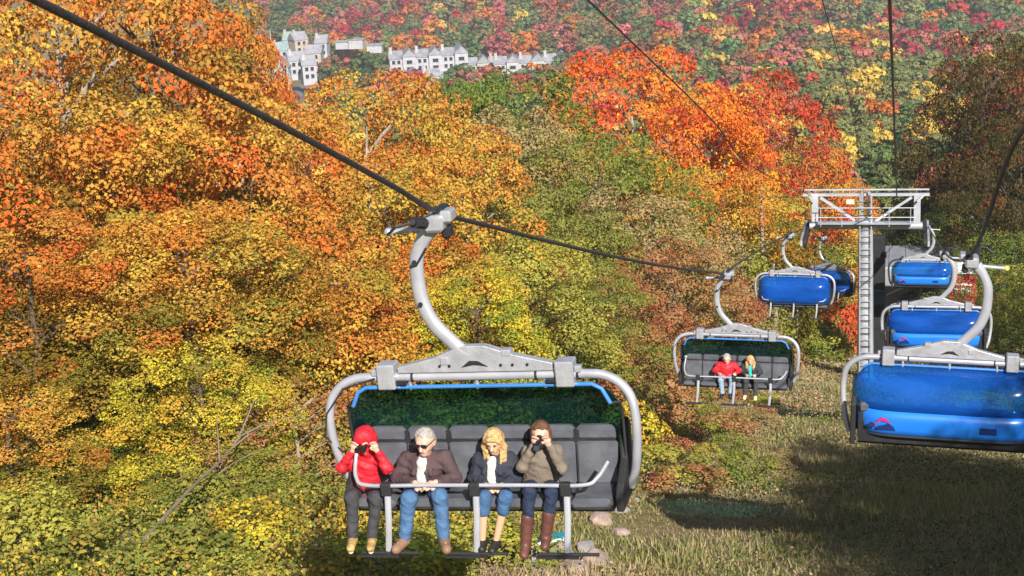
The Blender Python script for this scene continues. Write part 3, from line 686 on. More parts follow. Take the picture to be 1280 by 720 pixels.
def make_chair(opened=True, bubmat=None, band=False, label='', restraint=True):
    root = empty('lift_chair'); tag(root, label, 'lift chair', 'six seat bubble chairs hanging from the lift cables')
    # grip
    g = MB(); g.box((-.02, 0, -.03), (.20, .34, .17), bev=.03); g.box((.10, -.02, .03), (.12, .22, .12), bev=.02)
    gr = g.build('grip', M_galv, root)
    MB().box((.02, .05, .065), (.11, .26, .09), bev=.02).build('jaw', M_dark, gr)
    sp = MB()
    for k in range(9):
        c = Vector((-.10, -.10-.045*k, -.03+.012*k)); sp.tube([c+Vector((0, -.012, 0)), c+Vector((0, .012, 0))], .055, 10)
    sp.tube([(-.10, -.05, -.03), (-.10, -.52, .08)], .03, 8); sp.build('spring', M_dark, gr)
    MB().tube([(-.10, -.5, .075), (-.26, -.56, .05), (-.36, -.52, -.03)], .016, 6).build('lever', M_dark, gr)
    MB().tube([(-.12, 0, -.10), (-.52, 0, -.12)], .03, 10).build('guide_arm', M_tube, gr, smooth=True)
    MB().ball((-.53, 0, -.12), .045).build('roller', M_galv if not band else M_yel, gr, smooth=True)
    MB().box((.07, .02, -.14), (.09, .16, .12), bev=.02).build('bracket', M_dark, gr)
    # hanger arm
    arm = spline([(-.09, 0, -.09), (-.19, 0, -.22), (-.27, 0, -.40), (-.285, 0, -.62), (-.26, 0, -.85), (-.17, 0, -1.07), (-.02, 0, -1.24), (.10, 0, -1.36), (.20, 0, -1.40)], 5)
    n = len(arm); ha = MB().tube(arm, [.066+.010*math.sin(3*i/n)+(.025 if i < 6 else 0)*(1-i/6) for i in range(n)], 12, flat=.75).build('hanger_arm', M_tube, root, smooth=True)
    MB().tube([(-.33, -.08, -.46), (-.25, -.085, -.44), (-.14, -.07, -.28)], .012, 6).build('cable_clip', M_rubber, ha)
    for zz, xx in ((-.42, -.275), (-.85, -.26)):
        MB().tube([(xx-.0, -.075, zz), (xx, -.085, zz)], .025, 8).build('bolt', M_dark, ha)
    # yoke
    y = MB(); y.prism([(HX-.80, HZ+.05), (HX+.80, HZ+.05), (HX+.80, HZ+.13), (HX+.42, HZ+.22), (HX+.12, HZ+.32), (HX-.12, HZ+.32), (HX-.42, HZ+.20), (HX-.80, HZ+.11)], -.05, .05)
    yk = y.build('yoke', M_galv, root, bevel=.008)
    MB().prism([(HX-.13, HZ+.10), (HX-.04, HZ+.17), (HX+.05, HZ+.165), (HX+.15, HZ+.105), (HX+.06, HZ+.12), (HX+.0, HZ+.125)], -.056, -.051).build('emblem', M_dark, yk)
    MB().prism([(HX-.13, HZ+.10), (HX-.04, HZ+.17), (HX+.05, HZ+.165), (HX+.15, HZ+.105), (HX+.06, HZ+.12), (HX+.0, HZ+.125)], .051, .056).build('emblem', M_dark, yk)
    for xx in (-.35, -.25, .28, .40, .55):
        MB().tube([(HX+xx, -.052, HZ+.12), (HX+xx, -.062, HZ+.12)], .016, 6).build('bolt', M_dark, yk)
    MB().box((HX-.30, 0, HZ+.17), (.09, .13, .09), bev=.015).build('bracket', M_galv, yk); MB().box((HX+.34, 0, HZ+.24), (.10, .12, .07), bev=.012).build('bracket', M_galv, yk)
    for sx in (-1, 1):
        c = MB(); c.box((HX+sx*.92, 0, HZ+.02), (.185, .20, .26), bev=.012); cl = c.build('clamp', M_galv, root)
        mb = MB(); mb.box((HX+sx*1.05, -.02, HZ+.06), (.07, .08, .07), bev=.01); mb.build('bolt', M_galv, cl)
        mb = MB(); mb.box((HX+sx*.78, -.01, HZ-.055), (.12, .10, .05), bev=.01); mb.build('damper', M_dark, cl)
    # hoop
    def side(s): return [(s*1.12, 0, 0), (s*1.30, 0, -.02), (s*1.44, -.01, -.09), (s*1.545, -.03, -.22), (s*1.585, -.05, -.40), (s*1.585, -.04, -.62), (s*1.56, 0, -.85), (s*1.52, .06, -1.05), (s*1.46, .10, -1.22)]
    hp = spline(list(reversed(side(-1)))+[(-.5, 0, 0), (0, 0, 0), (.5, 0, 0)]+side(1), 4)
    MB().tube([(HX+p.x, p.y, HZ+p.z) for p in hp], .047, 12).build('hoop', M_tube, root, smooth=True)
    for xx in (-.66, .62, -1.02, 1.04):
        MB().tube([(HX+xx-.012, 0, HZ), (HX+xx+.012, 0, HZ)], .053, 12).build('joint_ring', M_dark, root)
    MB().tube([(HX+a, b, HZ+c) for a, b, c in ((-1.05, -.055, .0), (-1.40, -.06, -.10), (-1.60, -.09, -.36), (-1.64, -.10, -.60), (-1.50, -.02, -.80))], .011, 6).build('brake_hose', M_rubber, root)
    # seats: six places
    sw = .448
    for i in range(6):
        cx = HX+(-2.5+i)*sw
        hd = MB(); hd.box((cx, .31, HZ-.72), (sw-.012, .12, .16), bev=.04); hd.build('headrest', M_vinyl, root, smooth=True)
        bk = MB(); Mx = Matrix.Rotation(R(-10), 3, 'X'); bk.box((cx, .235, HZ-1.02), (sw-.012, .10, .44), Mx, bev=.025); bk.build('back_cushion', M_vinyl, root, smooth=True)
        st = MB(); st.box((cx, -.06, HZ-1.265), (sw-.01, .52, .12), bev=.05); st.build('seat_cushion', M_vinyl, root, smooth=True)
    f = MB(); f.box((HX, .30, HZ-.98), (2.66, .05, .60)); f.box((HX, -.02, HZ-1.34), (2.66, .40, .05)); f.build('seat_frame', M_dark, root)
    for s in (-1, 1):
        a = MB(); poly = [(-.30, -1.34), (.36, -1.34), (.42, -.66), (.30, -.55), (.20, -.62), (.10, -.92), (-.20, -1.08), (-.32, -1.18)]
        x0, x1 = HX+s*1.37, HX+s*1.45
        V = [(x0, yy, HZ+z) for yy, z in poly]+[(x1, yy, HZ+z) for yy, z in poly]; k = len(poly)
        a.add(V, [tuple(range(k)), tuple(range(2*k-1, k-1, -1))]+[(i, i+k, (i+1) % k+k, (i+1) % k) for i in range(k)])
        a.build('side_panel', M_rubber, root, bevel=.02)
    add_bubble(root, opened, bubmat, band)
    if restraint:
        zb = HZ-1.0; yb = -.43
        rb = spline([(HX-1.28, -.10, zb+.38), (HX-1.30, -.22, zb+.18), (HX-1.26, -.36, zb+.05), (HX-1.12, yb, zb), (HX-.5, yb, zb), (HX+.5, yb, zb), (HX+1.08, yb, zb), (HX+1.22, -.37, zb+.05), (HX+1.31, -.22, zb+.16)], 5)
        r_ = MB().tube(rb, .020, 8).build('restraint_bar', M_tube, root, smooth=True)
        MB().ball((HX-1.28, -.09, zb+.40), .045).build('pivot', M_galv, r_, smooth=True)
        for xx in (-.93, -.01, .91):
            MB().box((HX+xx, yb, zb-.04), (.11, .09, .14), bev=.015).build('joint', M_rubber, r_)
            ps = MB(); ps.tube([(HX+xx+.01, yb-.01, zb-.08), (HX+xx+.01, yb-.07, zb-.35), (HX+xx-.02, yb-.09, zb-.67)], .034, 8, flat=.6); po = ps.build('footrest_post', M_tube, root, smooth=True)
            fb = MB(); fb.tube([(HX+xx-.30, yb-.10, zb-.685), (HX+xx+.30, yb-.10, zb-.685)], .019, 8); fb.box((HX+xx-.10, yb-.16, zb-.69), (.42, .05, .02)); fb.build('foot_bar', M_rubber, po)
    return root

# ------------------------------------------------------------------ cables and chair places
g1 = at(548, 268, 15.6); XL = g1.x
r1 = at(1213, 324, 24.1); XR = r1.x
print('XL', XL, 'XR', XR)
gL = [onx(548, 268, XL), onx(905, 342, XL), onx(988, 293, XL)]
gR = [onx(1213, 324, XR), at(1181, 318, 47.5), at(1160, 284, 76.5)]
for q in gL+gR: print('grip', [round(v, 2) for v in q], proj(q))
TY = 75.0
tL, tR = ony(1013, 284, TY), ony(1152, 284, TY)
print('tower', tL, tR)
def rope(name, pts, r, label, n=10, mat=None):
    sp = spline(pts, 14); o = MB().tube(sp, r, n).build(name, mat or M_rope, smooth=True); tag(o, label, 'cable'); return o
cp = [onx(px, py, XL) for px, py in ((45, 0), (250, 105), (420, 193), (548, 265), (700, 305), (905, 341), (988, 292))]
cp[6].z = cp[6].z; sv = Vector((XL, TY, tL.z)); spans = [(cp[:4], 1, cp[3].y), (cp[3:6], cp[3].y, cp[5].y), ([cp[5], cp[6], sv], cp[5].y, TY)]
cy, cz = [], []
for pts_, ya, yb in spans:
    q2 = np.polyfit([q.y for q in pts_], [q.z for q in pts_], 2, w=[1]*(len(pts_)-1)+[1] if len(pts_) == 3 else [2, 1, 1, 6])
    for v in np.linspace(ya, yb, 12)[:-1]: cy.append(float(v)); cz.append(float(np.polyval(q2, v)))
cy.append(TY); cz.append(sv.z)
for i_, q in enumerate(gL): gL[i_] = Vector((XL, q.y, float(np.interp(q.y, cy, cz))-.06))
rope('haul_cable', [(XL, -6, cz[0]+7*(cz[0]-cz[1])/(cy[1]-cy[0]))]+[(XL, a, b) for a, b in zip(cy, cz)]+[(XL, 92, cz[-1]-1.6-17*.2), (XL, 112, cz[-1]-4.0-37*.2)], .026,
     'thick dark cable from the top left carrying the near chair down to the tower')
d0 = onx(1280, 160, XR)
rope('haul_cable', [(XR, -6, d0.z+4.6), (XR, 4, d0.z+1.75), d0, gR[0]+Vector((0, 0, .065)), gR[1]+Vector((0, 0, .05)), gR[2]+Vector((0, 0, .05)), (gR[2].x, TY+6, gR[2].z-.8), (XR, 92, gR[2].z-4), (XR, 112, gR[2].z-8)], .026,
     'thick dark cable from the right edge carrying the blue bubble chairs')
a0 = tL+Vector((0, 0, 1.55))
rope('signal_cable', [onx(640, -95, a0.x), onx(735, 0, a0.x), onx(890, 150, a0.x), onx(940, 208, a0.x), a0], .016, 'thin dark cable running from the top middle over the red maple', 6)
rope('signal_cable', [at(1020, -40, 28), at(1028, 0, 32), at(1066, 142, 56), at(1080, 246, 73.5)], .012, 'faint thin cable left of the vertical dark cable above the tower', 6)
rope('signal_cable', [at(1111, -40, 22), at(1112, 0, 26), at(1117, 130, 48), at(1121, 247, 74)], .032, 'nearly vertical dark cable dropping onto the tower top', 6)

def place(ch, p, rz, roll, yaw=0):
    ch.location = p; ch.rotation_euler = (0, roll, rz+yaw)
L1 = make_chair(True, M_bubT, False, 'near six seat chair with raised smoked bubble carrying four riders')
place(L1, gL[0], 0, R(-2.4))
L2 = copy_tree(L1); L2['label'] = 'second chair on the left cable, carrying a couple in red and teal'; place(L2, gL[1]+Vector((.1, 0, .03)), 0, R(1.2))
L3 = make_chair(False, M_bubB, False, 'chair with closed blue bubble left of the tower, third on the left cable')
place(L3, gL[2], 0, R(1.5))
L4 = copy_tree(L3); L4['label'] = 'turned dark blue bubble chair half hidden behind the tower shaft'
place(L4, at(1030, 297, 84), 0, 0, R(-28))
R1 = make_chair(True, M_bubB, True, 'largest blue bubble chair, cut by the right edge, with emblem on its panel', restraint=False)
# emblem and small plate on the lower panel (chair is turned, so its back faces us)
pan = [c for c in R1.children if c.name.startswith('bubble')][0]
pan = [c for c in pan.children if c.name.startswith('lower_panel')][0]
def decal(name, poly, mat, cx, cz, sc, off=.012):
    V = []
    for x, z in poly:
        X, Z = cx-x*sc, cz+z*sc; h = HZ-Z
        y_ = float(np.interp(h, [.72, .88, 1.02, 1.13], [.465, .47, .455, .43])); V.append((X, y_+off, Z))
    n = len(V); V += [(x, y-.004, z) for x, y, z in V]
    MB().add(V, [tuple(range(n)), tuple(range(2*n-1, n-1, -1))]+[(i, i+n, (i+1) % n+n, (i+1) % n) for i in range(n)]).build(name, mat, pan)
M_navy = pmat('navy_print', (.01, .03, .16), .4); M_mag = pmat('magenta_print', (.45, .03, .16), .4)
ex, ez = HX+.98, HZ-.93
decal('emblem', [(-.5, -.1), (-.25, .12), (0, .42), (.12, .30), (.2, .36), (.5, .0), (.2, .14), (0, .2), (-.2, .05)], M_mag, ex, ez, .30)
decal('emblem', [(-.7, -.05), (-.5, .12), (-.35, -.0), (-.3, -.2), (-.6, -.18)], M_navy, ex, ez, .30)
decal('emblem', [(-.25, -.28), (.72, -.34), (.6, -.1), (.3, .05), (.1, -.05), (-.2, -.12)], M_navy, ex, ez, .30, .0135)
decal('small_plate', [(-.5, -.22), (.5, -.22), (.5, .22), (-.5, .22)], M_navy, HX-.60, HZ-.95, .25)
place(R1, gR[0], math.pi, R(-2.2))
R2 = copy_tree(R1); R2['label'] = 'second blue bubble chair on the right cable, behind the nearest right hanger'; place(R2, gR[1], math.pi, R(-.3))
R3 = copy_tree(R1); R3['label'] = 'farthest blue bubble chair just right of the tower, under its right sheaves'; place(R3, gR[2], math.pi, R(-.6))
R4 = copy_tree(R3); R4['label'] = 'pale cyan bubble chair partly seen between the two farther right chairs'
place(R4, at(1146, 351, 108), math.pi, 0)

# ------------------------------------------------------------------ tower
M_tower = pmat('galvanised_tower', (.52, .54, .60), .5, .35, var=.18, vscale=1.5)
cx_ = (tL.x+tR.x)/2; sx_ = ony(1082, 284, TY).x; zc = tL.z
base = gp(sx_, TY+.3); tw = empty('lift_tower', base); tag(tw, 'galvanised lift tower with ladder, crossarm and top work frame', 'lift tower')
def tp(x, y, z): return (x-base.x, y-base.y, z-base.z)
H_ = zc-base.z
MB().tube([(0, 0, -.5), (0, 0, H_+.35)], [.40, .33], 20).build('shaft', M_tower, tw, smooth=True)
wt = MB(); wt.tube([tp(XL+.1, TY+.3, zc), tp(XR-.1, TY+.3, zc)], .17, 14); wt.build('crossarm', M_tower, tw, smooth=True)
zt = zc+1.5
for x in (XL+.35, XR-.35):
    MB().bar(tp(x, TY+.3, zc+.1), tp(x-.0, TY+.3, zt), .26, .30).build('end_post', M_tower, tw)
    MB().bar(tp(x-(.35 if x < cx_ else -.35), TY-.1, zt+.12), tp(x, TY-.1, zt-.25), .08, .10).build('bracket', M_tower, tw)
MB().bar(tp(XL-.2, TY+.3, zt), tp(XR+.2, TY+.3, zt), .12, .13).build('top_beam', M_tower, tw)
MB().bar(tp(XL-.2, TY+1.3, zt+.03), tp(XR+.2, TY+1.3, zt+.03), .06, .07).build('top_beam', M_tower, tw)
MB().bar(tp(XL+.6, TY+.25, zt-.12), tp(sx_-.45, TY+.25, zc+.25), .10, .12).build('brace', M_tower, tw)
MB().bar(tp(XR-.6, TY+.25, zt-.12), tp(sx_+.45, TY+.25, zc+.25), .10, .12).build('brace', M_tower, tw)
for dz in (.55, 1.0):
    MB().tube([tp(XL+.4, TY-.35, zc+dz), tp(XR-.4, TY-.35, zc+dz)], .022, 6).build('handrail', M_tower, tw)
for f_ in (.12, .3, .7, .88):
    x = XL+(XR-XL)*f_; MB().tube([tp(x, TY-.35, zc+.1), tp(x, TY-.35, zc+1.0)], .02, 6).build('rail_post', M_tower, tw)
cw = MB()
cw.box(tp((XL+XR)/2, TY-.1, zc+.24), (XR-XL-1, .6, .035)); cw.build('catwalk', M_tower, tw)
# ladder on the uphill face
for s in (-.26, .26): MB().tube([tp(sx_+s, TY-.22, base.z), tp(sx_+s, TY-.16, zt+.15)], .035, 6).build('ladder_rail', M_tower, tw)
nr = int((zt-base.z)/.32)
for k in range(nr): MB().tube([tp(sx_-.26, TY-.21, base.z+.3+k*.32), tp(sx_+.26, TY-.21, base.z+.3+k*.32)], .022, 5).build('rung', M_dark if k % 2 else M_galv, tw)
for s in (-.16, .16): MB().bar(tp(sx_+s, TY+.1, zc+.3), tp(sx_+s, TY+.1, zt+.2), .10, .10).build('mast', M_galv, tw)
MB().box(tp(ony(1063, 250, TY).x, TY-.2, ony(1063, 251, TY).z), (.36, .04, .22)).build('sign_plate', M_cream, tw)
for X in (XL, XR):
    so2 = -.16 if X < 0 else .16; fr = MB(); fr.box(tp(X+so2, TY+.1, zc-.30), (.10, 4.2, .26)); sh_ = fr.build('sheave_frame', M_tower, tw)
    for k in range(8):
        yy = TY-1.8+k*.52; w_ = MB(); w_.tube([tp(X-.06, yy, zc-.30), tp(X+.06, yy, zc-.30)], .25, 16); w_.build('sheave', M_rubber, sh_, smooth=True)
# dark second mast behind
q0 = ony(1099, 290, TY+6)
mb = MB(); mb.box((0, 0, -5), (.62, .62, 14), bev=.04)
for k in range(7): mb.box((0, 0, 1-k*1.9), (.74, .74, .14))
mb.build('steel_mast', M_dark); o = bpy.context.scene.objects['steel_mast']; o.location = q0+Vector((0, 0, -2.2)); tag(o, 'dark steel mast standing right behind the lift tower', 'mast')

# ------------------------------------------------------------------ base station
bs = ony(1150, 331, 108); gb = float(gh(bs.x, bs.y))
st = empty('lift_station', (bs.x, bs.y, gb)); tag(st, 'grey roofed base station of the lift behind the farthest right chair', 'lift station')
zr = bs.z-gb
# rounded hood along the lift
poly = [(-3.3, zr-1.0), (-3.1, zr-.2), (-2.3, zr+.35), (2.6, zr+.35), (3.4, zr-.2), (3.6, zr-1.0)]
MB().prism(poly, -2, 4).build('hood', M_ropegrey, st, bevel=.1)
for k in range(5):
    MB().box((-2.0+k*1.1, 1.0, zr+.38), (.05, 5.9, .05)).build('roof_seam', M_galv, st)
MB().box((.1, 5, zr-1.3), (6.0, 7, .5)).build('machine_frame', M_dark, st)
for xx in (-2.6, 2.7):
    MB().box((xx, 4, (zr-1.5)/2), (.5, .7, zr-1.5), bev=.04).build('column', M_tower, st)
MB().bar((-2.2, -1.9, zr-1.6), (.3, -2.1, zr-.3), .12, .12).build('strut', M_dark, st)
MB().bar((.4, -2.1, zr-1.4), (.4, -2.1, zr-.1), .14, .14).build('strut', M_dark, st)
ws = at(1132, 372, 118); o = MB().box((0, 0, 1.0), (5.6, 3, 3.2), bev=.05).build('service_tank', pmat('white_painted_steel', (.82, .82, .80), .5)); o.location = ws+Vector((0, 0, -.9)); tag(o, 'white box shaped container under the station, left of the red shed', 'container')
rs = at(1203, 392, 103); zg = float(gh(rs.x, rs.y)); top_ = at(1203, 333, 103).z
sh = empty('red_shed', (rs.x, rs.y, zg)); tag(sh, 'narrow red shed with white marks beside the nearest right hanger', 'shed'); hh = top_-zg
MB().box((0, 0, hh/2), (1.7, 1.7, hh), bev=.03).build('wall', M_redpaint, sh)
for k in range(6): MB().box((-.7+k*.28, -.865, hh/2), (.03, .03, hh*.95)).build('batten', M_redpaint, sh)
wm = pmat('white_trim', (.75, .72, .70), .6)
MB().box((-.1, -.90, hh-.75), (1.2, .05, .12)).build('sign_board', wm, sh)
for k in range(3): MB().box((-.45+k*.4, -.90, hh-1.15), (.22, .05, .32)).build('window', wm, sh)
r = MB(); gable(r, -.9, .9, -.9, .9, hh, hh+.55, .2, 'x'); r.build('roof', wm, sh)

# ------------------------------------------------------------------ rocks
def rock_obj(p, s, seed, mat, label, group):
    rg_ = np.random.default_rng(seed); mb = MB(); mb.ball((0, 0, 0), 1, 12, 8); V = np.array(mb.v)
    for _ in range(16):
        d = rg_.normal(size=3); d /= np.linalg.norm(d); lim = rg_.uniform(.55, .85); t = V @ d; V -= np.clip(t-lim, 0, 9)[:, None]*d
    mb.v = [tuple(q) for q in V*np.array(s)]
    o = mb.build('rock', mat); o.location = p; o.rotation_euler = (0, 0, rg_.uniform(0, 6)); tag(o, label, 'rock', group)
M_rock = pmat('pale_rock', (.34, .31, .30), .9, bump=.7, bscale=6, var=.35, vscale=5)
M_rock2 = pmat('pinkish_rock', (.36, .27, .23), .9, bump=.7, bscale=6, var=.35, vscale=5)
RK = [(772, 640, .55, 'pale rock right beside the lower corner of the near chair'), (752, 655, .6, 'grey rock left of the highest pale rock'), (733, 690, .5, 'pale lilac rock below the near chair footrest'),
      (748, 705, .6, 'broad flat rock at the bottom right of the chair'), (700, 708, .7, 'pinkish rock under the teal lidded box'), (720, 718, .6, 'rusty rock at the bottom edge below the box'),
      (668, 716, .45, 'small pale rock left of the teal lidded box'), (775, 668, .4, 'small rock in weeds right of the lilac rock'), (790, 628, .35, 'smallest pale rock at the top of the rock patch'), (700, 690, .45, 'rock hidden behind the teal lidded box'), (640, 710, .45, 'brownish rock below the boots of the photographer')]
for i, (px, py, s, lb) in enumerate(RK):
    r = ray(px, py); ts = np.linspace(20, 90, 2000); P = np.array(r)[None]*ts[:, None]; k = int(np.argmax(P[:, 2] < gh(P[:, 0], P[:, 1])))
    q = P[k]; rock_obj((q[0], q[1], q[2]+s*.12), (s*.62, s*.5, s*.36), 50+i, M_rock if i % 2 == 0 else M_rock2, lb, 'rocks below the near chair')
def hit(px, py):
    r = ray(px, py); ts = np.linspace(20, 200, 6000); P = np.array(r)[None]*ts[:, None]; k = int(np.argmax(P[:, 2] < gh(P[:, 0], P[:, 1]))); return Vector(P[k])
q = hit(690, 712)
hb = empty('slope_box', q, R(12)); tag(hb, 'low box with teal lid and white stripe on grey legs among the pale rocks', 'box')
M_teal = pmat('teal_paint', (.02, .28, .38), .4, var=.2); M_grey = pmat('weathered_grey', (.34, .33, .32), .8, var=.2)
MB().box((0, 0, .60), (.66, .26, .08), Matrix.Rotation(R(-9), 3, 'Y'), bev=.02).build('lid', M_teal, hb)
MB().box((0, -.14, .60), (.52, .02, .05), Matrix.Rotation(R(-9), 3, 'Y')).build('stripe', pmat('white_stripe', (.8, .85, .88), .4), hb)
for x in (-.3, .3):
    MB().box((x, -.1, .27), (.09, .09, .62)).build('leg', M_grey, hb); MB().box((x, .12, .27), (.09, .09, .62)).build('leg', M_grey, hb)
# fallen branches lower left
M_bark3 = pmat('weathered_bark', (.22, .17, .13), .9, bump=.5, bscale=9, var=.3)
fb_ = MB(); A = hit(165, 715)+Vector((0, 0, .3)); B = at(290, 560, 31.5)
fb_.tube(spline([A, (A*.5+B*.5)+Vector((.1, 0, .15)), B, at(318, 500, 32)], 5), [.042-.002*i for i in range(16)], 7)
for a_, b_ in (((215, 655), (300, 610)), ((250, 612), (330, 560)), ((275, 585), (270, 520)), ((290, 560), (345, 530)), ((230, 640), (225, 580)), ((300, 545), (380, 520))):
    fb_.tube(spline([at(*a_, 31), at((a_[0]+b_[0])/2, (a_[1]+b_[1])/2-6, 31.3), at(*b_, 31.5)], 3), [.02-.0022*i for i in range(7)], 5)
o = fb_.build('fallen_branch', M_bark3, smooth=True); tag(o, 'bare grey brown fallen branch leaning diagonally in the lower left undergrowth', 'branch')
# bare trunks behind the closed bubble
for i, (px, py, D, lb) in enumerate([(966, 395, 84, 'pale bare trunk under the left end of the closed blue bubble'), (950, 300, 84, 'tall pale trunk left of the closed blue bubble'), (992, 395, 86, 'thin pale trunk under the middle of the closed blue bubble')]):
    p = at(px, py, D); g_ = float(gh(p.x, p.y)); h_ = at(px, py-70, D).z-g_
    mb = MB(); mb.tube(spline([(0, 0, -.3), (.15, 0, h_*.5), (.05, .1, h_)], 4), [.14-.008*k for k in range(9)], 7); o = mb.build('bare_trunk', M_bark2, smooth=True); o.location = (p.x, p.y, g_); tag(o, lb, 'tree trunk')

# ------------------------------------------------------------------ people (smooth-union surfaces)
def sdf_mesh(caps, res, k=.02, name='m', mat=None, wr=None):
    A = np.array([c[0] for c in caps], float); B = np.array([c[1] for c in caps], float); ra = np.array([c[2] for c in caps]); rb = np.array([c[3] for c in caps])
    rm = np.maximum(ra, rb)[:, None]; lo = (np.minimum(A, B)-rm).min(0)-3*res; hi = (np.maximum(A, B)+rm).max(0)+3*res
    n = np.ceil((hi-lo)/res).astype(int)+1; G = np.full(n, .5, np.float32)
    for a, b, r0, r1 in zip(A, B, ra, rb):
        m = max(r0, r1)+k*2+2*res
        i0 = np.maximum(0, ((np.minimum(a, b)-m-lo)/res).astype(int)); i1 = np.minimum(n, ((np.maximum(a, b)+m-lo)/res).astype(int)+2)
        X, Y, Z = [(lo[d]+np.arange(i0[d], i1[d])*res).astype(np.float32) for d in range(3)]
        P = np.stack(np.meshgrid(X, Y, Z, indexing='ij'), -1); ab = b-a; L = max(1e-9, (ab*ab).sum())
        t = np.clip(((P-a) @ ab)/L, 0, 1); d_ = np.linalg.norm(P-a-t[..., None]*ab, axis=-1)-(r0+(r1-r0)*t)
        s = G[i0[0]:i1[0], i0[1]:i1[1], i0[2]:i1[2]]; h = np.maximum(k-np.abs(s-d_), 0)/k
        s[...] = np.minimum(s, d_)-h*h*k*.25
    if wr:
        amp, fx_, fz_ = wr; gx, gy, gz = [(lo[d]+np.arange(n[d])*res) for d in range(3)]
        gx, gy, gz = gx[:, None, None], gy[None, :, None], gz[None, None, :]
        G = G+amp*(np.sin(gx*fx_+2*np.sin(gz*fz_*.5))*np.sin(gy*fx_*.9+gz*fz_+1)+.6*np.sin(gx*fx_*1.9+gz*fz_*1.7)*np.sin(gy*fx_*1.7-gz*fz_*.8))
    S = G < 0; c = np.zeros(tuple(n-1), int)
    for i in (0, 1):
        for j in (0, 1):
            for l in (0, 1): c += S[i:n[0]-1+i, j:n[1]-1+j, l:n[2]-1+l]
    act = (c > 0) & (c < 8); idx = -np.ones(tuple(n-1), int); cells = np.argwhere(act); idx[act] = np.arange(len(cells))
    acc = np.zeros((len(cells), 3)); cnt = np.zeros(len(cells)); cor = [(i, j, l) for i in (0, 1) for j in (0, 1) for l in (0, 1)]
    for p in cor:
        for ax in range(3):
            if p[ax]: continue
            q = list(p); q[ax] = 1; va = G[tuple((cells+p).T)]; vb = G[tuple((cells+q).T)]; m = (va < 0) != (vb < 0)
            t = va[m]/(va[m]-vb[m]); pt = np.array(p, float)[None].repeat(m.sum(), 0); pt[:, ax] += t; acc[m] += pt; cnt[m] += 1
    V = lo+(cells+acc/cnt[:, None])*res; F = []
    for ax in range(3):
        u, v = (ax+1) % 3, (ax+2) % 3; s0 = np.moveaxis(S, ax, 0); m = s0[:-1] != s0[1:]; m = np.moveaxis(m, 0, ax); e = np.argwhere(m)
        e = e[(e[:, u] > 0) & (e[:, v] > 0) & (e[:, u] < n[u]-1) & (e[:, v] < n[v]-1)]
        def sh_(du, dv): q = e.copy(); q[:, u] -= du; q[:, v] -= dv; return idx[tuple(q.T)]
        Q = np.stack([sh_(1, 1), sh_(0, 1), sh_(0, 0), sh_(1, 0)], -1); flip = ~S[tuple(e.T)]; Q[flip] = Q[flip][:, ::-1]; F.append(Q)
    return np_mesh(name, V, np.concatenate(F), mat, True)
WR = {'jacket': (.007, 22, 34), 'sweater': (.006, 20, 30), 'trousers': (.006, 24, 30), 'hair': (.003, 90, 6), 'boot': (.003, 30, 40), 'shirt': (.002, 40, 30)}
def sobj(name, caps, mat, parent=None, res=.012, k=.025):
    o = bpy.data.objects.new(name, sdf_mesh(caps, res, k, name, mat, WR.get(name))); link(o, parent); return o
def cloth(name, c, r=.85, b=.9, sc=14): return pmat(name, c, r, bump=b, bscale=sc, var=.15, vscale=9)
M_skin = pmat('skin', (.66, .40, .30), .5); M_skin2 = pmat('tanned_skin', (.70, .42, .27), .5)
